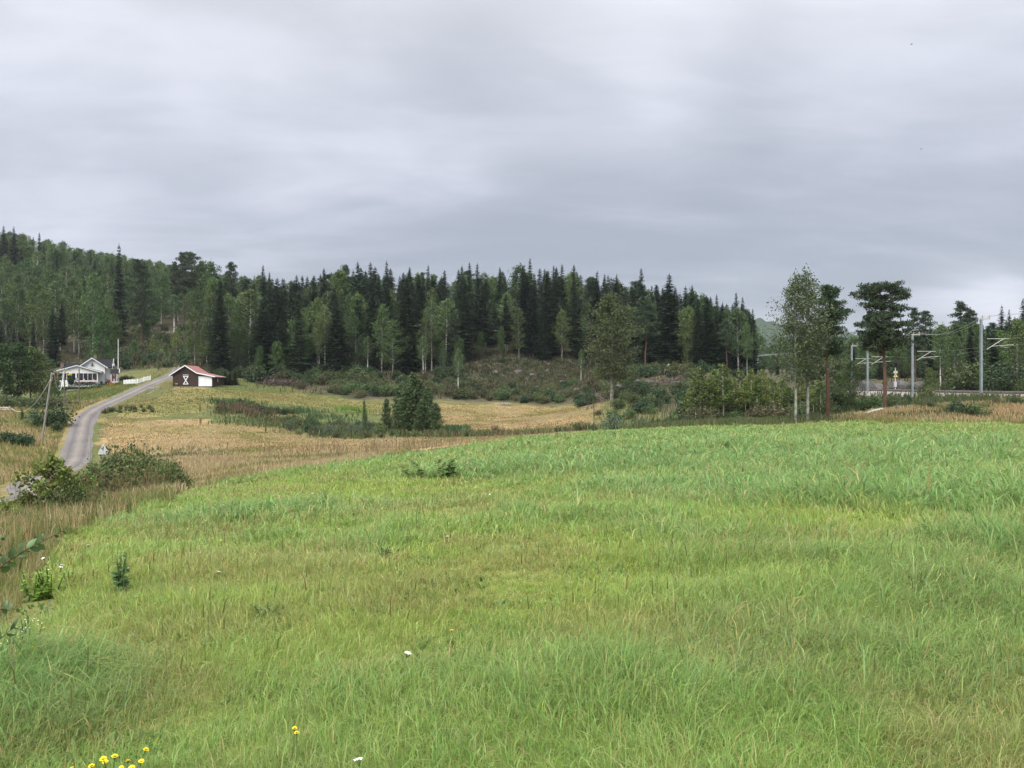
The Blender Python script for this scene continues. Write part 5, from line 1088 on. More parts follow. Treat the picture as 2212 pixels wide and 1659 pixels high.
# ------------------------------------------------------------------ brown barn
BX, BY = gx(373.4, 152), 152.0; BZ = EYE + (829.5 - 832.6) / F * BY; br = math.radians(8)
barn = thing('brown_barn', 'dark brown barn with faded red roof, white trim and white garage door', 'barn', (BX, BY, BZ), br); m_ = .00772
def bxx(X): return (X - 395) * m_
def bz(Y): return (765 - Y) * m_
DB = 9.0; W1 = bxx(1385)
prof_ = [(bxx(315), bz(505)), (bxx(700), bz(248)), (bxx(985), bz(438)), (bxx(1440), bz(535))]
MB().prism([(0, -.7), (W1, -.9), (W1, bz(532)), (bxx(985), bz(455)), (bxx(700), bz(268)), (0, bz(470))], 0, DB).obj('wall', M['brown_boards'], barn)
tp = [(a, b + .02) for a, b in prof_]; bt_ = [(a, b - .10) for a, b in prof_][::-1]
MB().prism(tp + bt_, -.4, DB + .3).obj('roof', M['red_roof'], barn)
for (p, q) in zip(prof_[:-1], prof_[1:]): MB().prism(strip((p[0], p[1] + .04), (q[0], q[1] + .04), .2), -.46, -.402).obj('bargeboard', M['white'], barn)
MB().box((bxx(985) * .5 + bxx(1440) * .5 + 1.75, DB / 2 - .05, bz(535) - .02), (.05, DB + .6, .14)).obj('eave_board', M['white'], barn)
gd = MB().box((bxx(1192), -.05, (bz(785) + bz(545)) / 2), (bxx(1345) - bxx(1040), .05, bz(545) - bz(785))).obj('garage_door', M['white'], barn)
q = MB()
for k in (1030, 1350): q.box((bxx(k), -.06, (bz(788) + bz(540)) / 2), (.09, .07, bz(535) - bz(788)))
q.box((bxx(1190), -.06, bz(540) + .05), (bxx(1350) - bxx(1030) + .09, .07, .09)); q.obj('door_frame', M['white_old'], gd); MB().box((bxx(1188), -.082, bz(668)), (.05, .03, .12)).obj('handle', M['steel'], gd); MB().box((bxx(1192), -.076, (bz(785) + bz(545)) / 2), (.012, .006, bz(552) - bz(782))).obj('door_gap', M['wood_dark'], gd)
x0, x1, z0_, z1_ = bxx(645), bxx(776), bz(738), bz(525); wh = .14
hg = MB(); hg.bar((x0, -.035, z1_ - wh / 2), (x1, -.035, z1_ - wh / 2), .05, wh); hg.bar((x0, -.035, z0_ + wh / 2), (x1, -.035, z0_ + wh / 2), .05, wh)
hg.bar((x0 + .12, -.062, z1_ - wh), (x1 - .12, -.062, z0_ + wh), .045, .14); hg.bar((x1 - .12, -.034, z1_ - wh), (x0 + .12, -.034, z0_ + wh), .045, .14)
hgo = hg.obj('barn_hatch_trim', M['white'], barn); MB().box(((x0 + x1) / 2, -.02, bz(497)), (x1 - x0 + .1, .06, .10)).obj('lintel_board', M['white_old'], barn)
MB().box((W1 + .03, 3.6, bz(625)), (.06, .18, .55)).obj('wall_lamp', M['white'], barn); MB().rock((W1 + .12, 3.6, bz(660)), (.1, .1, .1), 2, 2).obj('lamp_globe', M['white'], barn)
# yellow flower pot by the barn wall
c_, s_ = math.cos(br), math.sin(br)
fpz = thing('flower_pot', 'small pot of yellow flowers against the barn wall', 'flower pot', (BX + bxx(495) * c_ + .25 * s_, BY + bxx(495) * s_ - .25 * c_, BZ))
MB().tube([(0, 0, -.05), (0, 0, .22)], [.14, .2], 12).obj('pot', M['brick'], fpz); mb = MB()
for k in range(14): mb.rock((rg_.uniform(-.22, .22), rg_.uniform(-.2, .15), .33 + rg_.uniform(-.04, .08)), (.07, .07, .05), k, 1)
mb.obj('flower', M['yellow'], fpz); link('leaves', card_mesh('leaves', cards(np.array((0, 0, .27)) + rg_.normal(0, .1, (60, 3)), rdir(rg_, 60), rdir(rg_, 60), .14, .07), M['shrub']), fpz)
for u, y, vt, w, lb in ((486, 163, 800, 1.2, 'small dense spruce at the right wall of the barn, left of three'), (497, 164, 803, 1.2, 'small dense spruce right of the barn, middle of three'), (508, 165, 801, 1.2, 'small dense spruce right of the barn, right of three')): K_spruce.top(u, y, vt, lb, 'spruces beside the barn', w=w * 2.4, vi=0)
for k, (u, v_) in enumerate(((355, 836), (349, 839), (338, 842), (332, 845), (326, 848), (322, 850), (318, 851), (345, 838))):
    p = G(u, v_, 120, 165); o = MB().rock((0, 0, .05), (.16 + .1 * (k * 7 % 3), .14 + .05 * (k % 2), .10), 30 + k, 1).obj('stone', M['stone']); o.location = p; tag(o, 'pale stone lying in the grass beside the road below the barn', 'stone', 'stones beside the road')

# ------------------------------------------------------------------ poles and cables on the left
def pole(u0, v0, u1, v1, y, mat, label, r=.11, band=False):
    a, b = pt(u0, v0, y), pt(u1, v1, y); a[2] = min(a[2], float(H(a[0], a[1])) - .2) if v0 else float(H(a[0], a[1])) - .2
    o = thing('utility_pole', label, 'pole', tuple(a), 0, 'wooden utility poles'); t_ = b - a
    MB().tube([(0, 0, 0), t_ * .5, t_], [r, r * .9, r * .8], 10).obj('shaft', M[mat], o)
    if band: MB().tube([t_ * .885, t_ * .897], [r * .9, r * .9], 10).obj('yellow_band', M['sign_yellow'], o)
    MB().tube([t_ * .975 + (r * .7, 0, 0), t_ * .975 + (r + .22, -.05, .04)], [.05, .03], 7).obj('insulator', M['steel_light'], o)
    return b
b1 = pole(90, 957, 112, 804, 92, 'wood_grey', 'weathered grey pole leaning to the right, nearest of the poles', .115, True)
b2 = pole(139, 896, 139.5, 796.5, 121, 'wood_dark', 'upright dark pole in front of the left end of the veranda')
b3 = pole(171, 872, 171, 796, 139, 'wood_dark', 'upright dark pole in front of the veranda gable')
x = gx(1.5, 128); b0 = pole(1.5, 0, 1.5, 842, 128, 'wood_grey', 'short grey pole cut by the left edge of the photo')
def cable(a, b, s, label, r=.035): tag(MB().tube(sag(np.array(a), np.array(b), s, 28), r, 6).obj('overhead_cable', M['cable']), label, 'cable', 'overhead cables')
cable(b1 + (.2, -.1, -.2), b0 + (.15, 0, -.9), 3.6, 'thick grey cable sagging from the leaning pole to the left edge', .045)
cable(b1 + (.25, 0, -.1), b2 + (0, -.1, -.3), 2.6, 'grey cable sagging between the leaning pole and the first dark pole', .04)
cable(b2 + (0, 0, -.2), hw(300, 480, VY - .3), .5, 'thin cable from the first dark pole to the veranda eave', .02); cable(b3 + (0, 0, -.2), hw(560, 520, VY - .3), .3, 'thin cable from the second dark pole to the veranda gable', .02)
gb = MB().box((0, 0, 0), (.42, .2, .62)).obj('meter_box', M['steel']); gb.location = b3 + (-.35, -.1, -2.0); tag(gb, 'grey box fixed high on the second dark pole', 'box')
x, y = gx(6, 118), 118; ls = thing('log_stack', 'pile of whitish birch logs at the left edge in front of the leafy trees', 'log stack', (x, y, float(H(x, y))))
for k in range(3): MB().tube([(-1.4, k * .3, .16), (1.2 - .15 * k, k * .3 + .05, .15)], [.15, .14], 9).obj('log', M['log_white'], ls)
for k in range(2): MB().tube([(-1.3, .15 + k * .3, .42), (.9, .15 + k * .3, .40)], [.14, .13], 9).obj('log', M['log_white'] if k else M['deadwood'], ls)
x, y = gx(158, 118), 118; mp = thing('wooden_post', 'short dark gate post beside the bend of the road', 'post', (x, y, float(H(x, y)))); MB().box((0, 0, .45), (.14, .14, 1.1)).obj('shaft', M['wood_dark'], mp); MB().box((0, 0, 1.02), (.18, .18, .05)).obj('cap', M['wood_dark'], mp)
# big leafy trees left of the house, vegetation of the left slope
for u, y, vt, w, lb in ((8, 138, 738, 1.1, 'big dark leafy tree at the left edge in front of the hillside'), (38, 140, 736, 1.1, 'big dark leafy tree second from the left edge'), (66, 142, 745, 1.05, 'big dark leafy tree in the middle of the group left of the house'), (92, 143, 762, 1.0, 'dark leafy tree with a sloping crown nearest the house'), (112, 141, 797, .9, 'low leafy tree beside the white trailer'), (-30, 138, 740, 1.1, 'big leafy tree at the very left edge of the photo'), (125, 136, 822, .9, 'lowest leafy tree in front of the white trailer')):
    K_broad.top(u, y, vt, lb, 'leafy trees left of the house', w=w * 1.0)
shrubs(26, -60, 130, 121, 130, (1.4, 2.6), (K_shrub, K_shrub, K_dshrub), 'in front of the big leafy trees left of the house', 'shrubs left of the house', None, 1.3)
for u, y, vt, w, lb, K in ((112, 104, 868, 1.3, 'dark round bush right behind the leaning pole', K_dshrub), (48, 108, 884, .9, 'slim young tree on the left grassy slope', K_alder), (30, 112, 887, .8, 'small young tree on the left grassy slope', K_young), (75, 110, 885, .9, 'green bush left of the leaning pole', K_shrub), (150, 120, 884, 1.0, 'bush around the foot of the first dark pole', K_shrub), (20, 88, 925, 1.4, 'grey-green bush at the left edge above the road', K_dshrub), (52, 88, 930, 1.1, 'small bush on the left slope above the road', K_dshrub), (125, 100, 905, .9, 'light green bush at the right of the leaning pole', K_shrub), (2, 76, 985, 1.2, 'dark bush at the left edge beside the road', K_dshrub)):
    K.top(u, y, vt, lb, None, w=w)
shrubs(18, 225, 330, 117, 122, (.5, 1.0), (K_shrub, K_bshrub), 'in the weeds where the road bends below the barn', 'low shrubs by the road bend', None, .9)
shrubs(10, 150, 180, 126, 140, (.5, 1.1), (K_dshrub, K_bshrub), 'around the foot of the second dark pole', 'low shrubs by the poles', None, 1.0)
# a red and white marker post end by the road, hidden half by leaves
# warning sign
y = 62.0; c = pt(223, 980, y); gz = float(H(c[0], c[1])); sg = thing('warning_sign', 'white triangular warning sign with exclamation mark and plate, seen above the bushes', 'road sign', (c[0], c[1], gz), math.radians(20)); px = y / F
zt, zb_ = EYE + (829.5 - 957.5) * px - gz, EYE + (829.5 - 976.5) * px - gz; hw_ = .36
MB().tube([(0, .04, -.3), (0, .04, zt - .1)], [.035, .035], 8).obj('post', M['steel'], sg)
def tri(s, cz): return [(-hw_ * s, cz - (zt - zb_) * s / 3), (hw_ * s, cz - (zt - zb_) * s / 3), (0, cz + (zt - zb_) * s * 2 / 3)]
cz = zb_ + (zt - zb_) / 3; pa = MB().prism(tri(1.0, cz), -.01, .012).obj('triangle', M['sign_white'], sg)
mk = MB(); mk.prism([(-.032, cz + .22), (.032, cz + .22), (.018, cz - .04), (-.018, cz - .04)], -.018, -.0105); mk.disc((0, -.011, cz - .11), (0, -1, 0), .032, 10, .007); mk.obj('exclamation_mark', M['black'], pa)
MB().box((0, 0, zb_ - .10), (hw_ * 2.0, .02, .17)).obj('plate', M['sign_white'], sg); 
p = G(147.5, 1021, 40, 110); bp = thing('road_marker', 'small red and white marker half hidden by leaves at the road edge', 'marker', tuple(p))
MB().box((0, 0, .27), (.42, .05, .56)).obj('board', M['red_paint'], bp); MB().box((-.08, -.03, .40), (.13, .012, .2)).obj('white_stripe', M['sign_white'], bp); MB().box((.12, -.03, .2), (.1, .012, .16)).obj('white_stripe', M['sign_white'], bp)
# two birds high over the railway
for u, v_, y, lb in ((1969, 96, 130, 'tiny dark bird high in the sky, the upper of two'), (1990, 322, 140, 'tiny dark bird in the sky above the railway, the lower of two')):
    p = pt(u, v_, y); b = MB(); b.tube([(-.16, 0, 0), (-.08, 0, .01), (.05, 0, .02), (.16, 0, 0)], [.01, .05, .05, .01], 8); o = b.obj('bird', M['feather']); o.location = p; tag(o, lb, 'bird', 'birds in the sky')
    for s in (-1, 1): MB().add([(-.06, s * .03, .02), (.08, s * .03, .02), (.02, s * .22, .10), (-.05, s * .40, .04), (-.07, s * .2, .085)], [(0, 1, 2, 4), (4, 2, 3)]).obj('wing', M['feather'], o)

# thin air that turns the far ridge blue
def haze():
    m, n, l = new_mat('haze'); o = n.new('ShaderNodeOutputMaterial'); v = n.new('ShaderNodeVolumePrincipled'); v.inputs['Color'].default_value = (.80, .86, .96, 1); v.inputs['Density'].default_value = .00010; v.inputs['Anisotropy'].default_value = .2; l.new(v.outputs[0], o.inputs['Volume'])
    tag(MB().box((0, 620, (ZZ.min() - 1 + 124) / 2), (3020, 1900, 124 - ZZ.min() + 1)).obj('haze', m), kind='stuff')
haze()
# ------------------------------------------------------------------ grass
def GL(u, v, lift, y0=2.0, y1=120.0):
    """where a plant of a given height stands whose top is seen at a survey pixel"""
    ys = np.geomspace(y0, y1, 1200); z = EYE + (829.5 - v) / F * ys; h = H(gx(u, ys), ys) + lift; b = np.nonzero(z < h)[0]; y = ys[b[0]] if len(b) else y1
    return np.array((gx(u, y), y, float(H(gx(u, y), y))))
def blades(pos, h, w, az, lean, col, face=None, rg=R):
    m = len(pos); d = np.stack([np.cos(az), np.sin(az), np.zeros(m)], 1); fa = rg.uniform(0, np.pi, m) if face is None else face
    s = np.stack([np.cos(fa), np.sin(fa), np.zeros(m)], 1) * (w * .5)[:, None]; up = np.array((0, 0, 1.0)); h_ = h[:, None]; l_ = lean[:, None]
    mid = pos + up * h_ * (.62 - .12 * l_ ** 2) + d * h_ * l_ * .28; tip = pos + up * h_ * (1 - .55 * l_ ** 2) + d * h_ * l_ * .95
    v = np.stack([pos - s, pos + s, mid + s * .8, mid - s * .8, tip], 1).reshape(-1, 3)
    b = np.arange(m)[:, None] * 5; q = b + np.array([[0, 1, 2, 3]]); t = b + np.array([[3, 2, 4]])
    return v, q, t, np.repeat(col, 5, 0)
class Grass:
    def __init__(s): s.v, s.q, s.t, s.c, s.n = [], [], [], [], 0
    def add(s, v, q, t, c): s.v.append(v); s.q.append(q + s.n); s.t.append(t + s.n); s.c.append(c); s.n += len(v)
    def done(s, name): return tag(link(name, fast_mesh(name, np.vstack(s.v), np.vstack(s.q), np.vstack(s.t), M['grass'], np.clip(np.vstack(s.c), 0, 1))), kind='stuff')
def scatter(n, y0, y1, k, u0=-260, u1=2470):
    """more blades close by, fewer far off: density falls with the k-th power of the range"""
    e = 2 - k; q = R.uniform(0, 1, n); y = (y0 ** e + q * (y1 ** e - y0 ** e)) ** (1 / e); u = R.uniform(u0, u1, n); return gx(u, y), y
TALL = []
for u, v_, r, a in ((510, 1122, 1.7, .75), (660, 1105, 1.4, .45), (650, 1022, 3.5, .55), (800, 1000, 4, .6), (950, 1030, 1.0, .6), (1690, 1055, 2.4, .8), (1880, 1062, 2.4, .8), (2040, 1064, 2.2, 1.1), (2190, 1060, 2, 1.0), (2160, 1185, .8, 1.15), (2060, 1100, .8, .8), (1760, 1090, .7, .7), (1900, 1020, 1.5, .7), (1350, 1060, 1.0, .6), (2120, 1290, .6, .6), (1700, 1230, .5, .5), (1990, 1000, 3.5, .5),
                    (1150, 1130, 1.2, .5), (1110, 1010, 4, .4), (1320, 1005, 5, .55), (1540, 990, 6, .5), (1820, 975, 8, .5), (2120, 965, 9, .6), (1300, 955, 9, .5), (1640, 935, 10, .5), (50, 1520, .42, .7), (110, 1590, .3, .5), (15, 1480, .4, .6), (1570, 1165, .9, .45), (1450, 1150, 1, .3), (1500, 1310, .6, .35), (2000, 1320, .9, .4), (1850, 1440, .8, .4), (1280, 1480, .6, .3), (380, 1045, 1.6, .9), (2100, 1230, .8, .5)):
    g = G(u, v_); TALL.append((g[0], g[1], r * (1.0), a))
def tallness(x, y):
    t = .16 * np.clip((fbm(x, y, 2.6, 51) - .45) * 4, 0, 1) + .42 * np.clip((fbm(x, y, .85, 53, 2) - .56) * 6, 0, 1) * np.clip((fbm(x, y, 4.0, 54) - .35) * 4, 0, 1)
    for a, b, r, k in TALL: t = t + k * np.exp(-(((x - a) / (r * 1.3)) ** 2 + ((y - b) / r) ** 2))
    return np.clip(t * (.55 + .9 * fbm(x, y, .9, 55)), 0, 1.2)
YG, GR, BG, ST = (np.array(q) for q in ((.218, .282, .068), (.140, .236, .064), (.138, .225, .085), (.34, .285, .13)))
gm = Grass()
def meadow(n, y0, y1, k, wide, hs, u0=-260, u1=2470):
    nt_ = int(n * .62 / 15); tx, ty = scatter(nt_, y0, y1, k, u0, u1); ti = R.integers(0, nt_, int(n * .62)); ta = R.uniform(0, 6.283, len(ti)); sp = (.018 + .0022 * ty) * R.uniform(.6, 1.6, nt_); tr_ = np.abs(R.normal(0, 1, len(ti))) * sp[ti]
    x, y = scatter(n - len(ti), y0, y1, k, u0, u1); x = np.concatenate([tx[ti] + np.cos(ta) * tr_, x]); y = np.concatenate([ty[ti] + np.sin(ta) * tr_, y]); tv = np.concatenate([R.normal(0, 1, nt_)[ti], R.normal(0, .5, n - len(ti))]); tc_ = np.concatenate([R.uniform(0, 1, nt_)[ti], R.uniform(0, 1, n - len(ti))])
    tuft = np.concatenate([np.ones(len(ti)), np.zeros(n - len(ti))]); oa = np.concatenate([ta, R.uniform(0, 6.283, n - len(ti))])
    ok = in_poly(x + (vnoise(x, y, .8, 3) - .5) * .8 + (vnoise(x, y, 2.3, 13) - .5) * 1.7 * (x < 0), y + (vnoise(x, y, .8, 4) - .5) * .8 * np.clip(y / 12, .3, 2), MEADOW); x, y, tv, tc_, tuft, oa = (q[ok] for q in (x, y, tv, tc_, tuft, oa)); m = len(x); z = H(x, y)
    T = tallness(x, y); lod = np.clip((fbm(x, y, .8, 61, 4) - .3) / .4, 0, 1)
    h = hs * (.045 + .065 * lod + .26 * T) * np.clip(1 + .28 * tv, .4, 1.8) * R.uniform(.5, 1.35, m); w = np.maximum(.0036, wide * y) * R.uniform(.5, 1.5, m) * (1 + .5 * T)
    flow = fbm(x, y, 3.2, 71) * 4 * np.pi; az = np.where(R.uniform(0, 1, m) < .65 * tuft, oa + R.normal(0, .5, m), flow + R.normal(0, 1.4, m)); lean = np.clip(.25 + .5 * R.uniform(0, 1, m) + .35 * fbm(x, y, 1.7, 72) + .25 * T + R.normal(0, .2, m), .02, 1.2)
    a = np.clip((fbm(x, y, 3.4, 81, 4) - .36) / .24, 0, 1)[:, None]; b = np.clip((fbm(x, y, 1.3, 82, 4) - .42) / .16, 0, 1)[:, None]
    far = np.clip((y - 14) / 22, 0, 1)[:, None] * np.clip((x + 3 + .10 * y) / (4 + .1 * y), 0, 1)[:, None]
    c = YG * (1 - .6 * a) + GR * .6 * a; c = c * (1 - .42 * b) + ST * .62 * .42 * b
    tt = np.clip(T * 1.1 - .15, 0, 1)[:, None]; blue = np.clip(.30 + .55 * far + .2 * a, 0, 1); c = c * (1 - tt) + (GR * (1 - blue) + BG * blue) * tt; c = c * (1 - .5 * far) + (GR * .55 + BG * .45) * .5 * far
    straw = R.uniform(0, 1, m) < (.06 + .12 * b[:, 0] * (1 - tt[:, 0])); c = np.where(straw[:, None], ST * R.uniform(.6, 1.1, (m, 1)), c)
    sw = np.clip((tc_ - .62) / .3, 0, 1)[:, None]; c = c * (1 - .5 * sw) + (GR * .7 + BG * .3) * .5 * sw; yl = np.clip((.3 - tc_) / .25, 0, 1)[:, None]; c = c * (1 - .45 * yl) + (YG * .7 + ST * .4) * .45 * yl
    c = 1.45 * c * R.uniform(.72, 1.28, (m, 1)) * (1 + R.normal(0, .07, (m, 3)))
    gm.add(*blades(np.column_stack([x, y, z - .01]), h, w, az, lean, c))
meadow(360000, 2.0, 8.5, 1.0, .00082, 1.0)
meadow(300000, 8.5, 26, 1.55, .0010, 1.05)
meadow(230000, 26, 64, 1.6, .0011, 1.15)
# broad arching blades and seed stalks
def stalks(n, y0, y1, k, hs, cols, zone, wd=.0007, head=True, u0=-260, u1=2470, poly=MEADOW, g=None, nz=.5):
    x, y = scatter(n, y0, y1, k, u0, u1); ok = in_poly(x, y, poly) & (fbm(x, y, 1.8, zone) > nz); x, y = x[ok], y[ok]; m = len(x); z = H(x, y); h = R.uniform(*hs, m); az = R.uniform(0, 6.28, m); lean = R.uniform(.02, .35, m)
    c = np.array(cols)[R.integers(0, len(cols), m)] * R.uniform(.7, 1.3, (m, 1)); w = np.maximum(.003, wd * y); P = np.column_stack([x, y, z])
    g.add(*blades(P, h, w, az, lean, c))
    if head:
        d = np.stack([np.cos(az), np.sin(az), np.zeros(m)], 1); tip = P + np.array((0, 0, 1.0)) * (h * (1 - .55 * lean ** 2))[:, None] * .93 + d * (h * lean * .88)[:, None]
        hh = R.uniform(.06, .12, m) * (1 + y * .01); g.add(*blades(tip, hh, np.maximum(.009, wd * 1.7 * y), az, lean, c * np.array((.95, .85, .7))))
stalks(2200, 2.4, 60, 1.3, (.22, .42), ((.13, .17, .06), (.17, .18, .07), (.2, .22, .07)), 91, .0005, g=gm)
x, y = scatter(9000, 2.2, 30, 1.4); k_ = in_poly(x, y, MEADOW) & (tallness(x, y) > .28); x, y = x[k_], y[k_]; m = len(x)
gm.add(*blades(np.column_stack([x, y, H(x, y)]), R.uniform(.22, .45, m), np.maximum(.007, .0012 * y) * R.uniform(.7, 1.2, m), R.uniform(0, 6.28, m), R.uniform(.5, 1.1, m), (BG * .6 + GR * .4) * R.uniform(.8, 1.5, (m, 1))))
x, y = scatter(30000, 2.0, 20, 1.5); k_ = in_poly(x, y, MEADOW) & (fbm(x, y, .6, 57, 3) > .56); x, y = x[k_], y[k_]; m = len(x)
gm.add(*blades(np.column_stack([x, y, H(x, y) + .015]), R.uniform(.04, .09, m), R.uniform(.012, .03, m), R.uniform(0, 6.28, m), R.uniform(.7, 1.15, m), np.array((.13, .22, .05)) * R.uniform(.6, 1.3, (m, 1))))
gm.done('meadow_grass')
# dry bank at the left, rough tall grass beyond, dry mound, stubble fields
DRY = np.array(((.36, .27, .145), (.29, .215, .115), (.42, .345, .21), (.24, .23, .09), (.17, .20, .065)))
gd_ = Grass()
def dry(n, poly, hs, wide, pal, y0, y1, k=1.2, u0=-260, u1=2470, nz=0.0, jit=1.0):
    x, y = scatter(n, y0, y1, k, u0, u1); ok = in_poly(x + (vnoise(x, y, 2, 3) - .5) * 2 * jit, y + (vnoise(x, y, 2, 4) - .5) * 4 * jit, poly) & (fbm(x, y, 2.5, 33) >= nz); x, y = x[ok], y[ok]
    d_ = np.minimum(seg_dist(x, y, ROAD)[0], seg_dist(x, y, DRIVE)[0]); o_ = d_ > 2.0; x, y = x[o_], y[o_]; m = len(x)
    zn = np.clip((fbm(x, y, 5, 34, 4) - .35) / .3, 0, .999); i = np.clip((zn * len(pal) + R.normal(0, .7, m)).astype(int), 0, len(pal) - 1); c = np.array(pal)[i] * R.uniform(.7, 1.3, (m, 1))
    gd_.add(*blades(np.column_stack([x, y, H(x, y) - .02]), R.uniform(*hs, m) * (.6 + .8 * fbm(x, y, 2, 35)), np.maximum(.004, wide * y) * R.uniform(.6, 1.4, m), R.uniform(0, 6.28, m), np.abs(R.normal(.25, .2, m)), c))
dry(42000, BANK, (.2, .6), .0012, np.array(((.42, .345, .21), (.17, .20, .065), (.24, .23, .09), (.50, .41, .25), (.36, .27, .145), (.20, .22, .08), (.45, .36, .21)))[[0, 3, 2, 6, 1, 4, 5]], 5.5, 34, 1.2, -400, 480, jit=.55)
dry(60000, ROUGH, (.16, .42), .001, DRY[[2, 0, 2, 3, 4]], 26, 84, 1.0, 100, 1200)
dry(50000, TAN_A, (.10, .24), .0011, DRY[[2, 0, 2, 0, 3]], 60, 116, .6, 200, 1300)
dry(30000, TAN_R, (.08, .2), .0011, DRY[[2, 0, 1, 3]], 100, 160, .6, 900, 1320)
dry(36000, BARN, (.07, .2), .0011, np.array(((.20, .21, .07), (.27, .24, .10), (.16, .19, .055), (.30, .24, .11))), 110, 165, .6, 200, 920)
dry(34000, MOUND, (.2, .5), .0010, DRY[[0, 2, 4, 0, 1, 3]], 58, 82, .6, 1750, 2470)
dry(40000, SLOPE, (.25, .7), .0011, DRY[[3, 4, 0, 2, 4]], 46, 150, .8, -260, 260)
dry(46000, outline((196, 98), (330, 113), (500, 127), (900, 141), (700, 168), (570, 186), (400, 184), (330, 180), (225, 140)), (.05, .15), .0010, np.array(((.12, .165, .05), (.17, .185, .06), (.22, .20, .085), (.11, .15, .045))), 96, 188, .6, 190, 920)
dry(16000, YARD, (.12, .3), .0011, np.array(((.12, .18, .05), (.16, .19, .06), (.25, .22, .09))), 136, 175, .6, 100, 320)
# dark dead weed stems standing in the pale grass beyond the crest
stalks(1300, 50, 78, .5, (.5, 1.1), ((.20, .16, .10), (.26, .20, .13), (.14, .14, .07)), 95, .0006, True, 560, 1240, outline((500, 78), (1250, 78), (1250, 60), (1106, 59), (900, 50), (560, 50)), gd_, .45)
stalks(900, 14, 34, .8, (.7, 1.2), ((.24, .17, .10), (.16, .12, .07)), 96, .0006, True, -100, 420, BANK, gd_, .35)
dry(9000, BANK, (.12, .42), .0022, np.array(((.10, .16, .045), (.09, .13, .04), (.15, .17, .055))), 6, 34, 1.2, -400, 470, nz=.45, jit=.25)
dry(30000, outline((-320, 3.8), (-320, 12), (150, 13), (110, 9.2), (78, 7.0), (30, 5.0)), (.07, .22), .0014, np.array(((.17, .25, .06), (.13, .20, .05), (.22, .26, .08), (.30, .27, .13))), 3.6, 14, 1.2, -320, 200, jit=.1)
gd_.done('dry_grass')
# rusty dock and tall green weeds in the ditch
gw = Grass()
def weeds(n, u0, u1, y0, y1, hs, pal, w=.16, nz=.0):
    u = (u0 + u1) / 2 + (u1 - u0) * .5 * np.clip(R.normal(0, .55, n), -1.2, 1.2); y = (y0 + y1) / 2 + (y1 - y0) * .5 * np.where(np.abs(q_ := R.normal(0, .55, n)) > 1, R.uniform(-1, 1, n), q_); x = gx(u, y); k = fbm(x, y, 3, 44) >= nz; x, y = x[k], y[k]; m = len(x); c = np.array(pal)[R.integers(0, len(pal), m)] * R.uniform(.7, 1.3, (m, 1))
    gw.add(*blades(np.column_stack([x, y, H(x, y)]), R.uniform(*hs, m), np.full(m, w) * R.uniform(.5, 1.2, m), R.uniform(0, 6.28, m), np.abs(R.normal(.3, .2, m)), c))
weeds(1300, 485, 600, 117, 127, (.5, 1.2), ((.11, .06, .04), (.14, .08, .05), (.10, .08, .04), (.09, .10, .04), (.20, .15, .09)), .16, .38)
weeds(5200, 480, 960, 108, 124, (.4, 1.0), ((.085, .13, .045), (.11, .14, .055), (.07, .115, .045), (.16, .14, .07)), .15, .42)
weeds(2600, 440, 760, 124, 136, (.4, .9), ((.05, .11, .04), (.07, .13, .05)), .16, .47)
weeds(2600, 640, 1300, 101, 108, (.4, 1.1), ((.10, .13, .05), (.16, .15, .07), (.07, .11, .04)), .13, .40)
weeds(900, 955, 1010, 112, 120, (.4, .8), ((.05, .12, .04), (.07, .14, .05)), .15)
weeds(500, 730, 800, 138, 146, (.4, .9), ((.20, .30, .05), (.12, .22, .05)), .15, .5)
weeds(5000, 640, 1480, 162, 182, (.5, 1.3), ((.10, .115, .045), (.12, .10, .055), (.08, .10, .04), (.14, .12, .07)), .20, .35)
weeds(12000, 1000, 1480, 162, 210, (.3, .95), ((.085, .105, .04), (.105, .10, .058), (.135, .122, .082), (.075, .10, .035)), .26, .3)
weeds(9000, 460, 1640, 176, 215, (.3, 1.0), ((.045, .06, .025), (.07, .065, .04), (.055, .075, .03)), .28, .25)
weeds(6000, 1900, 2450, 98, 150, (.3, 1.2), ((.06, .09, .03), (.08, .10, .04), (.05, .07, .03)), .2, .2)
weeds(6000, 225, 480, 184, 256, (.6, 1.6), ((.09, .12, .04), (.13, .12, .06), (.15, .11, .07), (.07, .10, .035)), .28, .3)
weeds(2500, -100, 230, 196, 225, (.5, 1.3), ((.08, .10, .04), (.12, .10, .06)), .26, .3)
weeds(3500, 1330, 1800, 84, 150, (.5, 1.3), ((.08, .115, .04), (.12, .12, .055), (.06, .09, .035)), .15, .35)
weeds(3500, 1790, 2450, 79, 100, (.4, 1.0), ((.08, .115, .04), (.11, .13, .05), (.06, .09, .035)), .12, .35)
weeds(900, 260, 470, 58, 84, (.3, .6), ((.10, .12, .06), (.13, .11, .07), (.08, .12, .05)), .09, .42)
weeds(7000, 1380, 1800, 62, 78, (.25, .65), ((.09, .135, .045), (.12, .14, .055), (.07, .11, .04), (.16, .145, .07)), .07, .25)
weeds(3000, 1790, 2300, 62, 76, (.3, .7), ((.08, .11, .04), (.12, .12, .05), (.06, .09, .035)), .08, .5)
gw.done('tall_weeds')

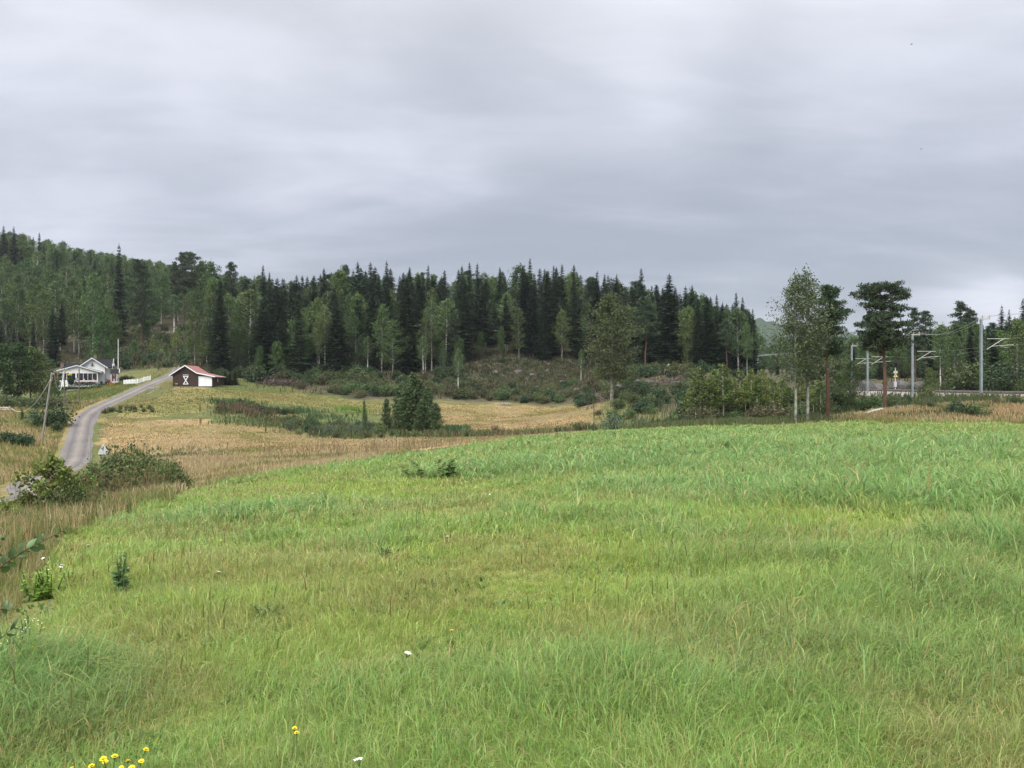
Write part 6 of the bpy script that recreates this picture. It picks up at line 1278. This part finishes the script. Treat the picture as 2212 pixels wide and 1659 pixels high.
# ------------------------------------------------------------------ plants close by on the left
def near_plant(name, cat, label, parts, p, s=1.0, rz=0.0):
    o = thing(name, label, cat, (p[0], p[1], p[2] - .03), rz); o.scale = (s, s, s)
    for nm, me in parts: link(nm, me, o)
    return o
p = G(112, 1132); hh = (1132 - 985) / F * p[1]
tk, cw = leafy_tree(911, hh, hh * .5, .12, 46, 2300, .085, 'twig', 'sapling', .012, .2, 'cone', .05, hh * .13, 1.0)
near_plant('young_tree', 'sapling', 'yellow-green young tree with a dark straight stem in front of the gravel road', (('trunk', tk), ('crown', cw)), p)
for i, (u, v0, v1, r_, n_, lb) in enumerate(((62, 1140, 1068, .26, 420, 'thin sparse sapling left of the yellow-green young tree'), (42, 1140, 1075, .24, 360, 'thin sparse sapling, second left of the yellow-green young tree'), (8, 1150, 1085, .3, 420, 'small leafy sapling at the left edge in front of the road'))):
    p = G(u, v0, 6, 40); h_ = (v0 - v1) / F * p[1]; tk, cw = leafy_tree(920 + i, h_, r_, .3, 22, n_, .07, 'twig', 'sapling' if i else 'shrub', .010, .1, 'oval', .06, .16, 1.2)
    near_plant('young_tree', 'sapling', lb, (('trunk', tk), ('crown', cw)), p)
fol = [('shrub', 930), ('thicket', 931), ('shrub', 932), ('thicket', 933)]
fm = [bush_parts(sd, 1.4, .95, 26, 2600, .095, m_, .1) for m_, sd in fol]
for i, (u, v0, v1, w, lb) in enumerate(((135, 1138, 1050, 1.0, 'dark leafy bush at the foot of the yellow-green young tree'), (165, 1130, 1040, 1.0, 'leafy bush right of the yellow-green young tree'), (205, 1085, 1000, 1.0, 'green bush in front of the road below the warning sign'), (240, 1080, 985, 1.0, 'green bush right below the warning sign'), (275, 1078, 962, 1.05, 'tall leafy bush right of the warning sign'),
        (310, 1078, 970, 1.1, 'broad bush in the middle of the thicket right of the sign'), (338, 1078, 985, .95, 'bush with reddish leaves toward the right end of the thicket'), (366, 1078, 992, .85, 'bush close to the right end of the thicket'), (382, 1074, 1006, .6, 'last dark bush at the right end of the thicket beside the field'), (190, 1110, 1050, .9, 'low bush between young tree and thicket'), (255, 1068, 975, 1.0, 'bush at the back of the thicket beside the sign'))):
    p = G(u, v0 - 8, 8, 60); h_ = (v0 - v1) / F * p[1]; s = h_ / 1.4; k = i % 4; o = near_plant('leafy_bush', 'bush', lb, (('stem', fm[k][0]), ('foliage', fm[k][1])), p, s, i * 1.3); o.scale = (s * w * .9, s * w * .9, s); o['group'] = 'bushes of the thicket by the road'
def forb(seed, h, r, n, leaf, mat, nst=7):
    rg_ = np.random.default_rng(seed); tubes = []; c, d, l = [], [], []
    for i in range(nst):
        az = rg_.uniform(0, 6.28); q = r * rg_.uniform(.1, .9); tip = np.array((math.cos(az) * q, math.sin(az) * q, h * rg_.uniform(.7, 1.05))); tubes.append((np.array([tip * (.2, .2, -.02), tip * (.6, .6, .55), tip]), np.array((.006, .005, .003)), 5))
        for k in range(n // nst):
            t_ = rg_.uniform(.12, 1.0); b = tip * (t_ * .8 + .2, t_ * .8 + .2, t_); a2 = rg_.uniform(0, 6.28); c.append(b); d.append((math.cos(a2), math.sin(a2), rg_.uniform(-.3, .5))); l.append(leaf * (1.15 - .6 * t_))
    c = np.array(c); d = np.array(d); l = np.array(l); V = cards(c, d, np.array((0, 0, 1.0)) + rdir(rg_, len(c)) * .35, l, l * .42, .45)
    return wood_mesh('stem', tubes, M['stem']), card_mesh('leaves', V, M[mat])
for i, (u, v0, v1, r_, n_, lf, mt, lb, nm) in enumerate(((259, 1288, 1222, .13, 120, .085, 'leafblue', 'dark bluish-green upright plant with layered leaves standing in the meadow', 'leafy_plant'), (110, 1292, 1236, .22, 240, .06, 'limeleaf', 'bright light green weed clump next to the dry bank', 'weed_clump'), (70, 1300, 1250, .18, 160, .06, 'limeleaf', 'light green weed clump left of the brighter one', 'weed_clump'), (150, 1268, 1240, .14, 110, .05, 'limeleaf', 'low light green weeds right of the bright weed clump', 'weed_clump'),
        (330, 1318, 1300, .16, 50, .12, 'leafgreen', 'broad-leaved light green plant low in the meadow right of the bluish plant', 'leafy_plant'), (950, 1037, 1003, .8, 260, .22, 'leafgreen', 'clump of broad dock leaves standing out of the middle of the meadow', 'dock_clump'), (905, 1034, 1015, .5, 120, .2, 'leafgreen', 'smaller dock clump left of the broad one in the meadow', 'dock_clump'), (830, 1212, 1188, .1, 60, .08, 'leafblue', 'small dark leafy plant in the middle of the mown meadow', 'leafy_plant'), (575, 1335, 1310, .10, 60, .07, 'leafblue', 'low dark leafy plant in the lower left meadow', 'leafy_plant'),
        (497, 1150, 1138, .10, 24, .10, 'redleaf', 'rusty red dock plant below the blue-green grass tuft', 'dock_plant'), (195, 1030, 962, .25, 70, .14, 'redleaf', 'rust-red seeding dock left of the warning sign', 'dock_plant'), (232, 1060, 1018, .2, 50, .12, 'redleaf', 'brown dead dock below the warning sign', 'dock_plant'), (1000, 950, 922, .25, 40, .14, 'leafgreen', 'green thistle at the crest of the field', 'leafy_plant'))):
    p = G(u, v0); st, lv = forb(950 + i, (v0 - v1) / F * p[1] + .03, r_, n_, lf, mt, 7 if n_ > 40 else 3); near_plant(nm, 'plant', lb, (('stem', st), ('leaves', lv)), p, 1.3)
# willow shrub at the left edge: one long leafy branch reaches into view
rg_ = np.random.default_rng(31); base = np.array((-2.95, 3.2, 0)); base[2] = float(H(base[0], base[1])); ws = thing('willow_shrub', 'willow branch with oval leaves reaching in from the left edge above the dry bank', 'willow', tuple(base)); sm_, lc, ld, ln_, ll = [], [], [], [], []
def twig(pts, nl, r0, ls=.06, up=.9):
    P_ = smooth_line([np.array(q) for q in pts], 10); sm_.append((P_ - base, np.linspace(r0, r0 * .35, len(P_)), 6)); n_ = len(P_)
    for k in range(nl):
        t_ = .25 + .75 * (k + .5) / nl; j = min(n_ - 2, int(t_ * (n_ - 1))); tg = P_[j + 1] - P_[j]; tg /= np.linalg.norm(tg); sd = np.array((0, -.35, 1.0)) * (1 if k % 2 else -.8) + rg_.normal(0, .25, 3); lc.append(P_[j] - base); ld.append(tg * .8 + sd * up); ln_.append(np.array((.2, -1.0, .4)) + rg_.normal(0, .45, 3)); ll.append(ls * rg_.uniform(.7, 1.15) * (1.1 - .4 * t_))
q1 = [base, (-2.75, 3.15, .25), (-2.45, 3.2, .66), pt(-25, 1246, 3.3), pt(40, 1198, 3.45), pt(98, 1166, 3.6)]
twig(q1, 26, .007, .072); twig([pt(98, 1166, 3.6), pt(130, 1150, 3.7), pt(152, 1141, 3.75)], 5, .002, .03)
twig([pt(-40, 1262, 3.25), pt(-15, 1200, 3.3), pt(2, 1160, 3.4)], 9, .003, .055); twig([base + (.1, .1, .1), (-2.7, 3.4, .35), pt(-20, 1330, 3.6), pt(22, 1318, 3.7)], 12, .004, .06); twig([base + (.05, -.1, .05), (-2.7, 3.1, .2), pt(-20, 1395, 3.4), pt(35, 1350, 3.5)], 12, .004, .055); twig([base, (-3.0, 3.3, .5), (-2.9, 3.4, 1.0)], 20, .007, .07); twig([base, (-3.2, 3.0, .5), (-3.3, 3.0, .9)], 18, .007, .07)
link('stem', wood_mesh('stem', sm_, M['twig']), ws); c = np.array(lc); d = np.array(ld); nn = np.array(ln_); l = np.array(ll)
def oval_leaves(c, d, nn, l):
    d = d / np.linalg.norm(d, axis=1)[:, None]; s = np.cross(d, nn); s /= np.linalg.norm(s, axis=1)[:, None]; up = np.cross(s, d); l = l[:, None]
    prof_ = [(0, .02, 0), (.22, .20, .03), (.5, .27, .05), (.8, .17, .03), (1.0, .01, -.02)]; V = []
    for t_, w_, b_2 in prof_: V += [c + d * l * t_ + s * l * w_ + up * l * (b_2 + w_ * .25), c + d * l * t_ + up * l * b_2, c + d * l * t_ - s * l * w_ + up * l * (b_2 + w_ * .25)]
    v = np.stack(V, 1).reshape(-1, 3); m = len(c); q = []
    for k in range(4):
        for e_ in (0, 1): q.append([k * 3 + e_, k * 3 + e_ + 1, k * 3 + 4 + e_, k * 3 + 3 + e_])
    return v, (np.arange(m)[:, None, None] * 15 + np.array(q)[None]).reshape(-1, 4)
v, q = oval_leaves(c, d, nn, l); link('leaves', fast_mesh('leaves', v, quads=q, mat=M['wleaf'], smooth=True), ws)

# ------------------------------------------------------------------ flowers, every one by itself
def yellow_flower(r=.016, h=.26):
    o = thing('yellow_flower', None, 'flower'); MB().tube([(0, 0, -.02), (.01, .004, h * .5), (0, 0, h)], [.0028, .0024, .002], 5).obj('stem', M['stem'], o)
    mb = MB(); rg_ = np.random.default_rng(3)
    for ring, rr, zz_, n_ in ((0, 1.0, 0, 14), (1, .68, .004, 11), (2, .36, .007, 7)):
        for k in range(n_):
            a = k / n_ * 6.283 + ring * .3; e = np.array((math.cos(a), math.sin(a), .12 + ring * .22)); s_ = np.array((-e[1], e[0], 0)); w_ = r * .19; L0 = r * rr * rg_.uniform(.85, 1.1); b = np.array((0, 0, h + zz_))
            mb.add([b + s_ * w_ * .4, b - s_ * w_ * .4, b + e * L0 - s_ * w_, b + e * L0 * 1.05, b + e * L0 + s_ * w_], [(0, 1, 2, 3, 4)])
    mb.obj('petals', M['yellow'], o); MB().tube([(0, 0, h - .012), (0, 0, h - .004), (0, 0, h + .001)], [.003, .006, .007], 8).obj('bract', M['stem'], o); return o
def white_flower(h=.36):
    o = thing('yarrow', None, 'flower'); sb = MB(); sb.tube([(0, 0, -.02), (.006, 0, h * .6), (0, 0, h * .85)], [.0028, .0024, .002], 5); fb = MB(); rg_ = np.random.default_rng(4)
    for k in range(16):
        a = k * 2.4; q = .034 * (k / 16) ** .5; c_ = np.array((math.cos(a) * q, math.sin(a) * q, h + .006 - q * .15)); sb.tube([(0, 0, h * .85), tuple(c_)], [.0012, .001], 4); fb.rock(c_, (.0095, .0095, .005), k, 1)
    sb.obj('stem', M['stem'], o); fb.obj('florets', M['petal_white'], o); return o
Z7 = [(325, 522), (135, 582), (230, 575), (315, 645), (130, 670), (60, 695), (680, 1420), (788, 1422), (872, 1415), (908, 1410), (842, 1445), (775, 1478), (742, 1503), (670, 1485), (947, 1445), (975, 1490), (875, 1508), (2118, 1238), (2160, 1280)]
ylab = ['single yellow flower right of the white-flowered weeds', 'yellow flower left above the loose left group', 'orange-yellow flower in the middle of the loose left group', 'yellow flower right below in the loose left group', 'yellow flower low in the loose left group', 'yellow flower farthest left in the loose left group',
        'leftmost high yellow flower of the dense bottom cluster', 'yellow bud second from the left in the bottom cluster', 'biggest yellow flower at the top of the bottom cluster', 'orange-yellow flower right behind the biggest one of the bottom cluster', 'yellow flower in the centre of the bottom cluster', 'wide yellow flower low in the bottom cluster', 'lowest left yellow flower of the bottom cluster', 'small yellow bud at the left foot of the bottom cluster', 'yellow bud at the right of the bottom cluster', 'orange bud at the lower right of the bottom cluster', 'yellow flower cut by the bottom edge in the cluster', 'upper of two yellow flowers right of the bottom cluster', 'lower of two yellow flowers right of the bottom cluster']
yf = None
def put_flower(proto, p, s, label, group):
    o = proto if not proto.get('used') else copy_tree(proto); proto['used'] = 1
    if 'used' in o and o is not proto: del o['used']
    o.location = p; o.scale = (s, s, s); o.rotation_euler = (random.uniform(-.35, .45), random.uniform(-.35, .35), random.uniform(0, 6.28)); tag(o, label, 'flower', group)
ypro, wpro = yellow_flower(), white_flower()
for (X, Y), lb in zip(Z7, ylab): put_flower(ypro, GL(X * .2976, 1207 + Y * .2976, .19), random.uniform(.62, .85), lb, 'yellow flowers in the meadow')
for u, v_, lb in ((987, 1362, 'lone yellow flower in the middle of the meadow'), (158, 1170, 'yellow flower at the foot of the dry bank'), (362, 1083, 'tiny yellow flower near the thicket, left of two'), (368, 1087, 'tiny yellow flower near the thicket, right of two'), (468, 1159, 'small yellow flower left below the rusty red dock'), (475, 1161, 'small yellow flower right below the rusty red dock'), (151, 1247, 'small yellow flower over the light green weeds')):
    put_flower(ypro, GL(u, v_, .19), .72, lb, 'yellow flowers in the meadow')
wl_ = [(787, 1648, 'white yarrow cut by the bottom edge of the meadow'), (862, 1407, 'white yarrow in the lower middle of the meadow'), (459, 1236, 'white yarrow in the left half of the meadow'), (967, 1159, 'small white yarrow in the middle of the meadow'), (1060, 1066, 'white yarrow below the dock clump'), (1567, 1055, 'bright white yarrow in the tall blue-green grass on the right'),
       (190, 1098, 'white yarrow in the dry bank, leftmost of a loose line'), (204, 1102, 'white yarrow in the dry bank, second of a loose line'), (212, 1097, 'white yarrow in the dry bank, third of a loose line'), (225, 1106, 'white yarrow in the dry bank, last of a loose line'), (177, 1113, 'white yarrow lower left in the dry bank'), (156, 1120, 'white yarrow at the foot of the leafy bush'), (258, 1080, 'white yarrow in front of the thicket'),
       (190, 1178, 'white yarrow alone right of the willow branch'), (111, 1198, 'white yarrow above the bright weed clump'), (122, 1223, 'white yarrow beside the bright weed clump, left of two'), (128, 1222, 'white yarrow beside the bright weed clump, right of two'), (87, 1231, 'white yarrow at the left of the bright weed clump'), (518, 1026, 'white yarrow at the far left edge of the meadow'), (299, 1035, 'white yarrow among the thicket bushes'), (682, 1064, 'faint white yarrow far in the left meadow'), (1490, 1072, 'small white yarrow left of the bright one on the right')]
for u, v_, lb in wl_: put_flower(wpro, GL(u, v_, .36 * .55), .55, lb, 'white yarrows in the meadow')
for k in ('used',):
    for q in (ypro, wpro):
        if k in q: del q[k]
# weeds with small white blossom at the left edge
for i, (X, Y) in enumerate(((245, 350), (130, 440), (200, 410), (65, 430), (20, 500))):
    p = GL(X * .2976, 1207 + Y * .2976, .34); st, lv = forb(990 + i, .34, .10, 44, .06, 'leafgreen', 4); o = near_plant('white_blossom_weed', 'weed', 'weed with small greenish-white blossom at the left edge above the yellow flowers', (('stem', st), ('leaves', lv)), p); o['group'] = 'white blossom weeds at the left edge'
    mb = MB(); g_ = np.random.default_rng(i)
    for k in range(9): mb.rock((g_.normal(0, .03), g_.normal(0, .03), .27 + g_.normal(0, .03)), (.005, .005, .005), k, 1)
    mb.obj('blossom', M['petal_white'], o)
